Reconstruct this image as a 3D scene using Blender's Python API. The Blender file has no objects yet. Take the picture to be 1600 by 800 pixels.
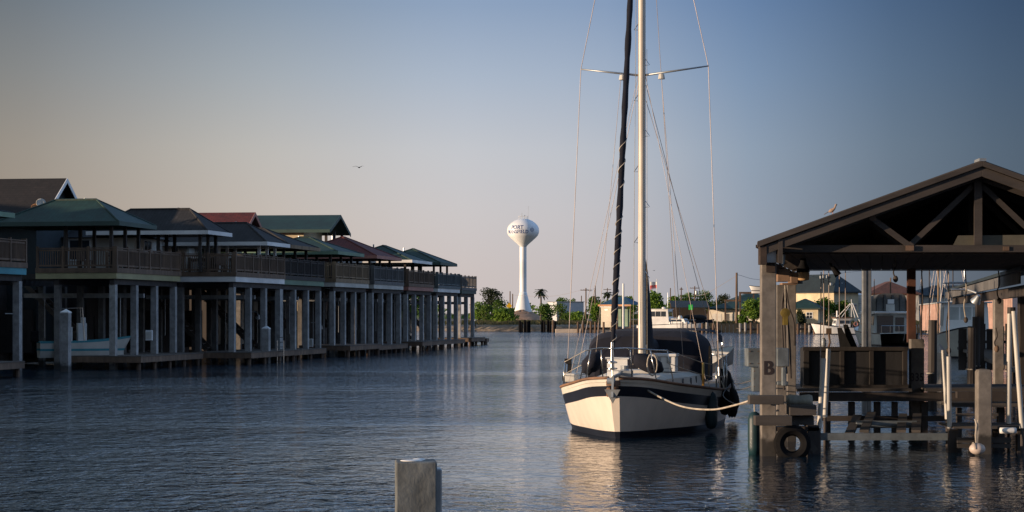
import bpy, math, random
from mathutils import Vector, Matrix
R = math.radians
scene = bpy.context.scene
COL = scene.collection
random.seed(7)

# ---------------------------------------------------------------- camera
F = 3000.0          # focal length in photograph pixels (photograph 1600 wide)
HC = 2.9            # eye height above the water
HY = 490.0          # row of the horizon in the photograph
cd = bpy.data.cameras.new('camera'); cam = bpy.data.objects.new('camera', cd); COL.objects.link(cam)
cd.sensor_width = 36; cd.lens = 36*F/1600
cd.shift_y = (HY-400)/1600
cd.clip_start = .5; cd.clip_end = 20000
cam.location = (0, 0, HC); cam.rotation_euler = (R(90), 0, 0)
scene.camera = cam

# ---------------------------------------------------------------- light
SUN_AZ = Vector((-0.952, -0.30))         # horizontal direction towards the sun
SUN_EL = 5.0
rot = math.atan2(SUN_AZ.x, SUN_AZ.y)
w = bpy.data.worlds.new('World'); scene.world = w; w.use_nodes = True
nt = w.node_tree; nt.nodes.clear()
sky = nt.nodes.new('ShaderNodeTexSky'); sky.sky_type = 'NISHITA'; sky.sun_disc = False
sky.sun_elevation = R(SUN_EL); sky.sun_rotation = rot
sky.air_density = 1.0; sky.dust_density = 1.0; sky.ozone_density = 1.0; sky.altitude = 0
bg = nt.nodes.new('ShaderNodeBackground'); out = nt.nodes.new('ShaderNodeOutputWorld')
nt.links.new(bg.outputs[0], out.inputs[0])
bg.inputs[1].default_value = 0.15
# the dusk sky opposite the sun: warm grey haze at the horizon turning blue overhead, with lens vignetting drawn in at both sides and brighter fill out of view
tcw = nt.nodes.new('ShaderNodeTexCoord'); sep = nt.nodes.new('ShaderNodeSeparateXYZ'); nt.links.new(tcw.outputs['Generated'], sep.inputs[0])
def wm(op, a, b=None, cl=False):
    q = nt.nodes.new('ShaderNodeMath'); q.operation = op; q.use_clamp = cl
    for i, v in enumerate((a, b)):
        if v is None: continue
        if isinstance(v, (int, float)): q.inputs[i].default_value = v
        else: nt.links.new(v, q.inputs[i])
    return q.outputs[0]
def wramp(fac, stops):
    r_ = nt.nodes.new('ShaderNodeValToRGB'); e = r_.color_ramp.elements; r_.color_ramp.interpolation = 'EASE' if False else 'LINEAR'
    while len(e) < len(stops): e.new(.5)
    for k, (p, c) in zip(e, stops): k.position = p; k.color = (*c, 1)
    nt.links.new(fac, r_.inputs[0]); return r_.outputs[0]
el = wm('DIVIDE', wm('ARCSINE', sep.outputs[2]), math.pi/2, True)         # 0..1 for 0..90 degrees
az = wm('ADD', wm('DIVIDE', wm('ARCTAN2', sep.outputs[0], sep.outputs[1]), 2*math.pi), .5)
elr = wramp(el, [(0, (.62, .545, .525)), (1.2/90, (.625, .555, .538)), (3/90, (.62, .585, .59)), (4.8/90, (.575, .585, .62)), (7/90, (.42, .49, .60)), (9.2/90, (.275, .37, .53)), (13/90, (.27, .41, .66)), (20/90, (.34, .53, .86)), (40/90, (.32, .50, .82)), (1, (.25, .39, .64))])
A = lambda d: .5+d/360
azr = wramp(az, [(A(-175), (.4, .39, .38)), (A(-118), (1.0, .8, .55)), (A(-60), (.75, .62, .5)), (A(-25), (.52, .45, .36)), (A(-15), (.54, .47, .38)), (A(-7.6), (.9, .85, .76)), (A(-2), (1, 1, 1)), (A(2.5), (.9, .93, .97)), (A(6.7), (.5, .62, .76)), (A(11), (.25, .34, .44)), (A(15), (.125, .19, .27)), (A(20), (.14, .19, .26)), (A(40), (1.0, 1.05, 1.1)), (A(110), (1.1, 1.12, 1.15)), (A(150), (.5, .5, .5)), (A(178), (.4, .39, .38))])
vm = nt.nodes.new('ShaderNodeVectorMath'); vm.operation = 'MULTIPLY'; nt.links.new(elr, vm.inputs[0]); nt.links.new(azr, vm.inputs[1])
v2 = nt.nodes.new('ShaderNodeVectorMath'); v2.operation = 'SCALE'; nt.links.new(vm.outputs[0], v2.inputs[0]); v2.inputs['Scale'].default_value = .96*.758/.15
v3 = nt.nodes.new('ShaderNodeVectorMath'); v3.operation = 'SCALE'; nt.links.new(sky.outputs[0], v3.inputs[0]); v3.inputs['Scale'].default_value = .022
v4 = nt.nodes.new('ShaderNodeVectorMath'); v4.operation = 'ADD'; nt.links.new(v2.outputs[0], v4.inputs[0]); nt.links.new(v3.outputs[0], v4.inputs[1])
nt.links.new(v4.outputs[0], bg.inputs[0])
sl = bpy.data.lights.new('sun', 'SUN'); sl.energy = 5.0; sl.angle = R(0.6); sl.color = (1, .74, .52)
so = bpy.data.objects.new('sun', sl); COL.objects.link(so)
sdir = Vector((SUN_AZ.x, SUN_AZ.y, 0)).normalized()*math.cos(R(SUN_EL)); sdir.z = math.sin(R(SUN_EL))
so.rotation_euler = sdir.to_track_quat('Z', 'Y').to_euler(); so.location = (-60, -20, 60)

scene.view_settings.view_transform = 'Standard'; scene.view_settings.look = 'None'
scene.view_settings.gamma = 1; scene.view_settings.use_curve_mapping = False
scene.view_settings.exposure = 0.4
scene.render.engine = 'CYCLES'
scene.render.resolution_x = 1024; scene.render.resolution_y = 512

# ---------------------------------------------------------------- helpers
def W(px, py, Y):
    """the point of the place at distance Y that stands at this spot of the photograph"""
    return Vector(((px-800)/F*Y, Y, HC-(py-HY)/F*Y))

def tag(o, label=None, cat=None, group=None, kind=None):
    if label: o['label'] = label
    if cat: o['category'] = cat
    if group: o['group'] = group
    if kind: o['kind'] = kind
    return o

def thing(name, label, cat, loc=(0, 0, 0), rz=0, group=None):
    o = bpy.data.objects.new(name, None); COL.objects.link(o)
    o.location = loc; o.rotation_euler = (0, 0, rz); o.empty_display_size = .3
    return tag(o, label, cat, group)

def kids(o):
    return [c for c in COL.objects if c.parent == o]

def copy_tree(o, loc=None, rz=None, label=None, parent=None, scale=None):
    ks = kids(o)
    c = o.copy(); COL.objects.link(c)
    if parent is not None: c.parent = parent
    for ch in ks: copy_tree(ch, parent=c)
    if loc is not None: c.location = loc
    if rz is not None: c.rotation_euler = (0, 0, rz)
    if scale is not None: c.scale = (scale,)*3 if not hasattr(scale, '__len__') else scale
    if label: c['label'] = label
    return c

def catmull(pts, n=6):
    P = [Vector(p) for p in pts]; P = [2*P[0]-P[1]]+P+[2*P[-1]-P[-2]]; o = []
    for i in range(1, len(P)-2):
        for k in range(n):
            t = k/n
            o.append(.5*((2*P[i])+(P[i+1]-P[i-1])*t+(2*P[i-1]-5*P[i]+4*P[i+1]-P[i+2])*t*t+(3*P[i]-P[i-1]-3*P[i+1]+P[i+2])*t*t*t))
    o.append(P[-2]); return o

class MB:
    def __init__(s, org=(0, 0, 0)):
        s.v = []; s.f = []; s.m = []; s.org = Vector(org)
    def add(s, vs, fs, m=0):
        n = len(s.v); s.v += [Vector(a)-s.org for a in vs]; s.f += [tuple(i+n for i in f) for f in fs]; s.m += [m]*len(fs); return s
    def box(s, a, b, m=0):
        x0, x1 = sorted((a[0], b[0])); y0, y1 = sorted((a[1], b[1])); z0, z1 = sorted((a[2], b[2]))
        return s.add([(x0,y0,z0),(x1,y0,z0),(x1,y1,z0),(x0,y1,z0),(x0,y0,z1),(x1,y0,z1),(x1,y1,z1),(x0,y1,z1)],
                     [(0,3,2,1),(4,5,6,7),(0,1,5,4),(1,2,6,5),(2,3,7,6),(3,0,4,7)], m)
    def cbox(s, c, d, rz=0, m=0, tilt=None):
        M_ = Matrix.Rotation(rz, 3, 'Z')
        if tilt is not None: M_ = M_ @ tilt
        h = Vector(d)/2; c = Vector(c)
        vs = [c+M_@Vector((sx*h.x, sy*h.y, sz*h.z)) for sz in (-1, 1) for sx, sy in ((-1,-1),(1,-1),(1,1),(-1,1))]
        return s.add(vs, [(0,3,2,1),(4,5,6,7),(0,1,5,4),(1,2,6,5),(2,3,7,6),(3,0,4,7)], m)
    def pbox(s, x0, y0, x1, y1, Y, d, m=0):
        a = W(x0, y0, Y); b = W(x1, y1, Y); b.y = Y+d
        return s.box(a, b, m)
    def beam(s, a, b, w, h, m=0, up=(0, 0, 1)):
        a = Vector(a); b = Vector(b); d = (b-a).normalized(); u = Vector(up)
        if abs(d.dot(u)) > .98: u = Vector((0, 1, 0))
        r = d.cross(u).normalized(); u = r.cross(d).normalized(); r *= w/2; u *= h/2
        vs = [p+i*r+j*u for p in (a, b) for i, j in ((-1,-1),(1,-1),(1,1),(-1,1))]
        return s.add(vs, [(0,1,2,3),(7,6,5,4),(0,4,5,1),(1,5,6,2),(2,6,7,3),(3,7,4,0)], m)
    def tube(s, pts, r, n=8, m=0, caps=True):
        P = [Vector(p) for p in pts]; k = len(P)
        rs = r if hasattr(r, '__len__') else [r]*k
        vs = []; fs = []; ref = None
        for i, p in enumerate(P):
            d = (P[min(i+1, k-1)]-P[max(i-1, 0)])
            if d.length < 1e-9: d = Vector((0, 0, 1))
            d.normalize()
            if ref is None: ref = Vector((0, 0, 1)) if abs(d.z) < .9 else Vector((1, 0, 0))
            e = (ref-d*ref.dot(d))
            if e.length < 1e-4: e = d.orthogonal()
            e.normalize(); ref = e; g = d.cross(e)
            for j in range(n):
                t = 2*math.pi*j/n; vs.append(p+(e*math.cos(t)+g*math.sin(t))*rs[i])
        for i in range(k-1):
            for j in range(n):
                j2 = (j+1) % n; fs.append((i*n+j, i*n+j2, (i+1)*n+j2, (i+1)*n+j))
        if caps: fs.append(tuple(range(n-1, -1, -1))); fs.append(tuple((k-1)*n+j for j in range(n)))
        return s.add(vs, fs, m)
    def lathe(s, prof, c=(0, 0, 0), n=24, m=0, axis='z'):
        c = Vector(c); vs = []; fs = []
        for r, z in prof:
            for j in range(n):
                t = 2*math.pi*j/n
                p = (r*math.cos(t), r*math.sin(t), z) if axis == 'z' else ((z, r*math.cos(t), r*math.sin(t)) if axis == 'x' else (r*math.cos(t), z, r*math.sin(t)))
                vs.append(c+Vector(p))
        for i in range(len(prof)-1):
            for j in range(n):
                j2 = (j+1) % n; fs.append((i*n+j, i*n+j2, (i+1)*n+j2, (i+1)*n+j))
        fs.append(tuple(range(n-1, -1, -1))); fs.append(tuple((len(prof)-1)*n+j for j in range(n)))
        return s.add(vs, fs, m)
    def ell(s, c, r, n=12, k=8, m=0, rz=0):
        c = Vector(c); vs = []; fs = []; M_ = Matrix.Rotation(rz, 3, 'Z')
        for i in range(k+1):
            a = math.pi*i/k
            for j in range(n):
                t = 2*math.pi*j/n
                vs.append(c+M_@Vector((r[0]*math.sin(a)*math.cos(t), r[1]*math.sin(a)*math.sin(t), -r[2]*math.cos(a))))
        for i in range(k):
            for j in range(n):
                j2 = (j+1) % n; fs.append((i*n+j, i*n+j2, (i+1)*n+j2, (i+1)*n+j))
        return s.add(vs, fs, m)
    def loft(s, rows, m=0, close=False, mats=None):
        n = len(rows[0]); vs = [p for r_ in rows for p in r_]; b = len(s.v)
        s.v += [Vector(a)-s.org for a in vs]
        for i in range(len(rows)-1):
            for j in range(n if close else n-1):
                j2 = (j+1) % n
                s.f.append((b+i*n+j, b+i*n+j2, b+(i+1)*n+j2, b+(i+1)*n+j)); s.m.append(mats[j] if mats else m)
        return s
    def prism(s, poly, off, m=0):
        P = [Vector(p) for p in poly]; off = Vector(off); n = len(P)
        return s.add(P+[p+off for p in P], [tuple(range(n)), tuple(range(2*n-1, n-1, -1))]+[(i, i+n, (i+1) % n+n, (i+1) % n) for i in range(n)], m)
    def build(s, name, mat, parent=None, smooth=False, bevel=0):
        me = bpy.data.meshes.new(name); me.from_pydata(s.v, [], s.f)
        ms = mat if isinstance(mat, (list, tuple)) else [mat]
        for q in ms: me.materials.append(q)
        if len(ms) > 1: me.polygons.foreach_set('material_index', s.m)
        me.validate(); me.update()
        import bmesh
        bm = bmesh.new(); bm.from_mesh(me); bmesh.ops.recalc_face_normals(bm, faces=bm.faces); bm.to_mesh(me); bm.free()
        if smooth: me.polygons.foreach_set('use_smooth', [True]*len(me.polygons))
        o = bpy.data.objects.new(name, me); COL.objects.link(o)
        if parent is not None: o.parent = parent
        if smooth == 'auto':
            e = o.modifiers.new('edges', 'EDGE_SPLIT'); e.split_angle = R(38)
        if bevel:
            b = o.modifiers.new('bevel', 'BEVEL'); b.width = bevel; b.segments = 2; b.limit_method = 'ANGLE'
        return o

# ---------------------------------------------------------------- materials
def mat(name, col, rough=.75, var=.3, scale=2.0, col2=None, stretch=(1, 1, 1), bump=.0, metal=0, big=.35, brick=None, spec=None, band=None):
    m = bpy.data.materials.new(name); m.use_nodes = True; n = m.node_tree; N = n.nodes; L = n.links
    b = N['Principled BSDF']
    tc = N.new('ShaderNodeTexCoord'); mp = N.new('ShaderNodeMapping'); mp.inputs['Scale'].default_value = stretch
    L.new(tc.outputs['Object'], mp.inputs[0])
    no = N.new('ShaderNodeTexNoise'); no.inputs['Scale'].default_value = scale; no.inputs['Detail'].default_value = 7; no.inputs['Roughness'].default_value = .65
    L.new(mp.outputs[0], no.inputs['Vector'])
    n2 = N.new('ShaderNodeTexNoise'); n2.inputs['Scale'].default_value = scale*.17; n2.inputs['Detail'].default_value = 3
    L.new(tc.outputs['Object'], n2.inputs['Vector'])
    rp = N.new('ShaderNodeValToRGB'); rp.color_ramp.elements[0].position = .32; rp.color_ramp.elements[1].position = .7
    c = Vector(col); lo = c*(1-var); hi = c*(1+var*.5) if col2 is None else Vector(col2)
    rp.color_ramp.elements[0].color = (*lo, 1); rp.color_ramp.elements[1].color = (*hi, 1)
    L.new(no.outputs[0], rp.inputs[0])
    mr = N.new('ShaderNodeMapRange'); mr.inputs[1].default_value = .3; mr.inputs[2].default_value = .7; mr.inputs[3].default_value = 1-big; mr.inputs[4].default_value = 1+big*.3
    L.new(n2.outputs[0], mr.inputs[0])
    mx = N.new('ShaderNodeVectorMath'); mx.operation = 'SCALE'; L.new(rp.outputs[0], mx.inputs[0]); L.new(mr.outputs[0], mx.inputs['Scale'])
    src = mx.outputs[0]
    if brick:
        bt = N.new('ShaderNodeTexBrick'); bt.inputs['Scale'].default_value = 1; bt.inputs['Mortar Size'].default_value = brick[2]
        bt.inputs['Brick Width'].default_value = brick[0]; bt.inputs['Row Height'].default_value = brick[1]
        bt.inputs['Color1'].default_value = (1, 1, 1, 1); bt.inputs['Color2'].default_value = (.72, .72, .72, 1); bt.inputs['Mortar'].default_value = (.45, .45, .45, 1)
        m2 = N.new('ShaderNodeMapping'); L.new(tc.outputs['Object'], m2.inputs[0])
        if len(brick) > 3: m2.inputs['Rotation'].default_value = brick[3]
        L.new(m2.outputs[0], bt.inputs['Vector'])
        mm = N.new('ShaderNodeVectorMath'); mm.operation = 'MULTIPLY'; L.new(src, mm.inputs[0]); L.new(bt.outputs[0], mm.inputs[1]); src = mm.outputs[0]
    if band is not None:      # wet, weed grown foot of a piling up to the high water mark
        sx = N.new('ShaderNodeSeparateXYZ'); L.new(tc.outputs['Object'], sx.inputs[0])
        ad = N.new('ShaderNodeMath'); ad.operation = 'MULTIPLY_ADD'; L.new(no.outputs[0], ad.inputs[0]); ad.inputs[1].default_value = .5; L.new(sx.outputs[2], ad.inputs[2])
        mb_ = N.new('ShaderNodeMapRange'); mb_.inputs[1].default_value = band+.2; mb_.inputs[2].default_value = band+.36; mb_.inputs[3].default_value = .22; mb_.inputs[4].default_value = 1
        L.new(ad.outputs[0], mb_.inputs[0]); vb = N.new('ShaderNodeVectorMath'); vb.operation = 'SCALE'; L.new(src, vb.inputs[0]); L.new(mb_.outputs[0], vb.inputs['Scale']); src = vb.outputs[0]
    L.new(src, b.inputs['Base Color'])
    b.inputs['Roughness'].default_value = rough; b.inputs['Metallic'].default_value = metal
    if spec is not None: b.inputs['Specular IOR Level'].default_value = spec
    if bump:
        bp = N.new('ShaderNodeBump'); bp.inputs['Strength'].default_value = bump; bp.inputs['Distance'].default_value = .02
        L.new(no.outputs[0], bp.inputs['Height']); L.new(bp.outputs[0], b.inputs['Normal'])
    return m

def planks(name, col, **k):
    return mat(name, col, scale=k.pop('scale', 3), stretch=k.pop('stretch', (1, 1, .15)), bump=k.pop('bump', .5), var=k.pop('var', .45), **k)

def foliage(name, a, b_):
    m = bpy.data.materials.new(name); m.use_nodes = True; N = m.node_tree.nodes; L = m.node_tree.links; b = N['Principled BSDF']
    tc = N.new('ShaderNodeTexCoord'); no = N.new('ShaderNodeTexNoise'); no.inputs['Scale'].default_value = .9; no.inputs['Detail'].default_value = 6
    L.new(tc.outputs['Object'], no.inputs['Vector'])
    rp = N.new('ShaderNodeValToRGB'); rp.color_ramp.elements[0].position = .35; rp.color_ramp.elements[1].position = .66
    rp.color_ramp.elements[0].color = (*a, 1); rp.color_ramp.elements[1].color = (*b_, 1)
    L.new(no.outputs[0], rp.inputs[0]); L.new(rp.outputs[0], b.inputs['Base Color']); b.inputs['Roughness'].default_value = .7
    b.inputs['Specular IOR Level'].default_value = .2
    tr = N.new('ShaderNodeBsdfTranslucent'); L.new(rp.outputs[0], tr.inputs[0]); mx = N.new('ShaderNodeMixShader'); mx.inputs[0].default_value = .25
    L.new(b.outputs[0], mx.inputs[1]); L.new(tr.outputs[0], mx.inputs[2]); L.new(mx.outputs[0], N['Material Output'].inputs[0])
    return m

K = {}
K['deckwood'] = planks('weathered_deck_wood', (.165, .105, .068))
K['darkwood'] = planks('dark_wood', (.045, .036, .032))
K['tanwood'] = planks('tan_wood', (.26, .175, .10))
K['greywood'] = planks('grey_wood', (.13, .125, .12))
K['greenwood'] = planks('green_grey_wood', (.12, .14, .14))
K['dockwood'] = planks('dock_wood', (.12, .095, .075), stretch=(1, .2, 1))
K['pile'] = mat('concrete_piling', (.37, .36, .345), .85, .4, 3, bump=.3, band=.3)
K['pilein'] = mat('inner_concrete_piling', (.17, .16, .15), .85, .4, 3, bump=.3, band=.3)  # concrete darkened for the recess shade among the inner posts
K['pilebrown'] = planks('timber_piling', (.13, .08, .05))
K['black'] = mat('black_rubber', (.009, .009, .010), .85, .3, 5, bump=.2, spec=.1)
K['white'] = mat('white_paint', (.80, .80, .78), .5, .08, 2)
K['offwhite'] = mat('offwhite_paint', (.6, .58, .52), .6, .12, 2)
K['cream'] = mat('cream_siding', (.62, .52, .34), .7, .1, 1.5)
K['yellowf'] = mat('pale_yellow_paint', (.42, .38, .2), .6, .15, 2)
K['tealf'] = mat('teal_paint', (.06, .30, .36), .6, .15, 2)
K['pinkf'] = mat('faded_red_paint', (.42, .18, .14), .6, .15, 2)
K['greenf'] = mat('pale_green_paint', (.16, .26, .18), .6, .15, 2)
K['dkgreenf'] = mat('dark_green_paint', (.04, .08, .07), .6, .15, 2)
K['rgreen'] = mat('green_roof', (.010, .050, .038), .65, .3, 3, brick=(.5, .18, .012))
K['rgrey'] = mat('grey_shingle_roof', (.030, .028, .029), .85, .4, 3, brick=(.4, .2, .02))
K['rbrown'] = mat('brown_shingle_roof', (.022, .016, .014), .85, .4, 3, brick=(.4, .2, .02))
K['rred'] = mat('dark_red_roof', (.15, .022, .016), .75, .3, 3, brick=(.4, .2, .02))
K['rteal'] = mat('dark_teal_roof', (.014, .026, .032), .7, .3, 2)
K['glass'] = mat('window_glass', (.03, .035, .045), .08, .1, 1, spec=.8)
K['steel'] = mat('stainless_steel', (.6, .6, .58), .25, .15, 6, metal=1)
K['galv'] = mat('galvanised_steel', (.42, .45, .47), .45, .25, 4, metal=.7)
K['rope'] = mat('worn_rope', (.45, .40, .33), .9, .3, 30)
K['leaf1'] = foliage('leaf_green', (.035, .075, .014), (.12, .20, .035))
K['leaf2'] = foliage('leaf_olive', (.022, .032, .012), (.065, .08, .03))
K['leaf3'] = foliage('leaf_bright', (.055, .12, .016), (.19, .30, .04))
K['leaf4'] = foliage('leaf_dark', (.02, .03, .018), (.055, .07, .035))
K['bark'] = mat('bark', (.12, .09, .07), .9, .4, 4, bump=.4)

# ---------------------------------------------------------------- setting
def water_material():
    m = bpy.data.materials.new('harbour_water'); m.use_nodes = True; N = m.node_tree.nodes; L = m.node_tree.links; b = N['Principled BSDF']
    b.inputs['Base Color'].default_value = (.008, .022, .036, 1); b.inputs['Roughness'].default_value = .06; b.inputs['IOR'].default_value = 1.333
    tc = N.new('ShaderNodeTexCoord')
    def noise(scale, sx, sy, rz, d, dist=0):
        mp = N.new('ShaderNodeMapping'); mp.inputs['Scale'].default_value = (sx, sy, 1); mp.inputs['Rotation'].default_value = (0, 0, R(rz)); L.new(tc.outputs['Object'], mp.inputs[0])
        n = N.new('ShaderNodeTexNoise'); n.inputs['Scale'].default_value = scale; n.inputs['Detail'].default_value = d; n.inputs['Distortion'].default_value = dist
        L.new(mp.outputs[0], n.inputs['Vector']); return n.outputs[0]
    a = noise(2.4, 1.3, 1, 12, 3, .6); c = noise(.6, 1.1, 1, -15, 3); e = noise(7, 1.3, 1, 25, 2, .3); g = noise(.05, .35, 1, 8, 4, .5)
    def mul(x, k):
        q = N.new('ShaderNodeMath'); q.operation = 'MULTIPLY'; L.new(x, q.inputs[0])
        if isinstance(k, float): q.inputs[1].default_value = k
        else: L.new(k, q.inputs[1])
        return q.outputs[0]
    def add(x, y):
        q = N.new('ShaderNodeMath'); q.operation = 'ADD'; L.new(x, q.inputs[0]); L.new(y, q.inputs[1]); return q.outputs[0]
    h = add(add(mul(a, .055), mul(c, .09)), mul(e, .012))
    mr = N.new('ShaderNodeMapRange'); mr.inputs[1].default_value = .4; mr.inputs[2].default_value = .62; mr.inputs[3].default_value = .42; mr.inputs[4].default_value = 1.35
    L.new(g, mr.inputs[0])
    h = mul(mul(h, mr.outputs[0]), 2.7)
    sb_ = N.new('ShaderNodeVectorMath'); sb_.operation = 'DISTANCE'; sb_.inputs[1].default_value = (4.5, 39, 0); L.new(tc.outputs['Object'], sb_.inputs[0])   # sheltered water by the slips
    m2 = N.new('ShaderNodeMapRange'); m2.interpolation_type = 'SMOOTHSTEP'; m2.inputs[1].default_value = 7; m2.inputs[2].default_value = 17; m2.inputs[3].default_value = .13; m2.inputs[4].default_value = 1
    L.new(sb_.outputs['Value'], m2.inputs[0]); h = mul(h, m2.outputs[0])
    bp = N.new('ShaderNodeBump'); bp.inputs['Strength'].default_value = 1; bp.inputs['Distance'].default_value = 1
    L.new(h, bp.inputs['Height']); L.new(bp.outputs[0], b.inputs['Normal'])
    return m
wb = MB(); wb.add([(-6000,-400,0),(6000,-400,0),(6000,9000,0),(-6000,9000,0)], [(0,1,2,3)])
tag(wb.build('water', water_material()), kind='structure')

# houses stand in a row on the left bank, its direction:
UX = Vector((.187, .982, 0)).normalized(); ROWROT = math.atan2(UX.y, UX.x); VI = Vector((-UX.y, UX.x, 0))  # VI points inland
def rowp(u, v, z=0):
    """u metres along the row from its nearest corner, v metres inland"""
    return Vector((-20.3, 98.8, z))+UX*u+VI*v
SH = [(-600, 345), (-60, 338), (-30, 325), (10, 314), (40, 308), (55, 296), (75, 280), (110, 272), (160, 268), (3000, 200)]
K['grass'] = mat('dry_grass_ground', (.10, .095, .045), .95, .4, .35, col2=(.17, .14, .085), big=.4)
K['bank'] = mat('stony_bank', (.34, .27, .20), .95, .5, 1.2, bump=.6)
gb = MB(); rows = [[], [], [], []]
for x, y in SH:
    rows[0].append((x, y, -.6)); rows[1].append((x, y+2.2, .75)); rows[2].append((x, y+9, 1.15)); rows[3].append((x, 8800, 1.6))
gb.loft(rows[:3], m=1)
gb.loft(rows[2:], m=0)
tag(gb.build('ground', [K['grass'], K['bank']]), kind='structure')
lb = MB(); c = [rowp(-200, 11.5), rowp(110, 11.5), rowp(110, 400), rowp(-200, 400)]
lb.prism([(p.x, p.y, .85) for p in c], (0, 0, -2))
tag(lb.build('bank_ground', K['grass']), kind='structure')
rd = MB()
rd.add([(-40,372,1.185),(30,372,1.185),(30,380,1.19),(-40,380,1.19)], [(0,1,2,3)])
K['road'] = mat('pale_gravel_road', (.33, .29, .24), .95, .2, 2)
tag(rd.build('road', K['road']), kind='structure')
mp_ = MB()
pr = []
for i in range(13):
    t = i/12; pr.append((7.2*(1-t)**.9+.3, 3.6*t**.8+.9+.15*math.sin(i*2.3)))
mp_.lathe(pr, (0, 0, 0), 26)
for v in mp_.v: v += Vector((random.uniform(-.25, .25), random.uniform(-.25, .25), random.uniform(-.15, .15)))
mnd = mp_.build('dirt_mound', mat('bare_dirt', (.34, .22, .15), .95, .35, .8, bump=1), smooth=True)
mnd.location = (2.4, 470, 0.2); mnd.scale = (1.1, 1, .78)
tag(mnd, 'pile of bare brown dirt in front of the foot of the water tower', 'dirt pile')

# ---------------------------------------------------------------- water tower
def text_mesh(body, size, extrude=0.0):
    cu = bpy.data.curves.new('t', 'FONT'); cu.body = body; cu.size = size; cu.extrude = extrude; cu.align_x = 'CENTER'; cu.align_y = 'CENTER'; cu.offset = size*.014
    o = bpy.data.objects.new('t', cu); COL.objects.link(o)
    bpy.context.view_layer.update()
    me = bpy.data.meshes.new_from_object(o.evaluated_get(bpy.context.evaluated_depsgraph_get()))
    bpy.data.objects.remove(o); bpy.data.curves.remove(cu)
    return me
K['tower'] = mat('tower_white_paint', (.88, .91, .94), .45, .06, .5)
K['ink'] = mat('navy_lettering', (.05, .09, .26), .5, .1, 2)
TY = 620.; ts = F/TY; tx = (817.3-800)/ts; tz = lambda y: HC+(HY-y)/ts
tw = thing('water_tower', 'tall white water tower with round bulb tank and flared foot beyond the far shore', 'water tower', (tx, TY, 0))
prof = [(r_/ts, tz(y)) for y, r_ in ((385.5,5.5),(384,6.4),(382,8.2),(377,14),(371,20.4),(368.5,22.7),(366,24),(363.5,24.8),(361,25),(358,24.8),(355,24),(352,22.4),(348.5,19),(345,14),(342.6,8.5),(341.8,0.5))]
MB().lathe(prof, n=48).build('tank', K['tower'], tw, smooth=True)
MB().lathe([(5.5/ts, tz(456)), (5.4/ts, tz(385.4))], n=32).build('shaft', K['tower'], tw, smooth='auto')
MB().lathe([(13.6/ts, 1.2), (13.6/ts, tz(486)), (11.5/ts, tz(479)), (8.6/ts, tz(468)), (6.3/ts, tz(459)), (5.5/ts, tz(455.9))], n=32).build('flared_base', K['tower'], tw, smooth=True)
def prad(z):
    for (r0, z0), (r1, z1) in zip(prof, prof[1:]):
        if z0 <= z <= z1: return r0+(r1-r0)*(z-z0)/(z1-z0)
    return 5
def wrap(me, az, zc, sx=1, name='lettering'):
    vs = [v.co.copy() for v in me.vertices]
    for v in me.vertices:
        z = zc+v.co.y; th = az+v.co.x*sx/5.17; r_ = prad(z)+.06
        v.co = (r_*math.sin(th), -r_*math.cos(th), z)
    me.materials.clear(); me.materials.append(K['ink'])
    o = bpy.data.objects.new(name, me); COL.objects.link(o); o.parent = tw; return o
wrap(text_mesh('PORT', 1.75), R(-24), tz(356.2), 1.0)
wrap(text_mesh('MANSFIELD', 1.6), R(-24), tz(363), .95)
em = MB()
for rr, w_ in ((.55, .12), (.24, .1)):
    n = 20
    for i in range(n):
        a, b_ = 2*math.pi*i/n, 2*math.pi*(i+1)/n
        em.add([((rr)*math.cos(a), rr*math.sin(a), 0), ((rr)*math.cos(b_), rr*math.sin(b_), 0), ((rr+w_)*math.cos(b_), (rr+w_)*math.sin(b_), 0), ((rr+w_)*math.cos(a), (rr+w_)*math.sin(a), 0)], [(0,1,2,3)])
eo = em.build('emblem', K['ink']); me = eo.data; bpy.data.objects.remove(eo)
wrap(me, R(34), tz(359.8), 1, 'emblem')
rb = MB()
for i in range(10):
    a = 2*math.pi*i/10; p = (1.5*math.cos(a), 1.5*math.sin(a)); q = (1.5*math.cos(a+.628), 1.5*math.sin(a+.628))
    rb.tube([(p[0], p[1], tz(343.2)), (p[0], p[1], tz(338))], .05, 5)
    rb.tube([(p[0], p[1], tz(338)), (q[0], q[1], tz(338))], .05, 5)
rb.build('railing', K['white'], tw)
ab = MB(); ab.tube([(-.4, 0, tz(343)), (-.4, 0, tz(333))], .07, 5); ab.tube([(1.6, 0, tz(344)), (1.7, 0, tz(322))], .03, 5); ab.tube([(.5, 0.4, tz(343)), (.5, .4, tz(336))], .12, 5)
ab.build('antenna', K['galv'], tw)

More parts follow.
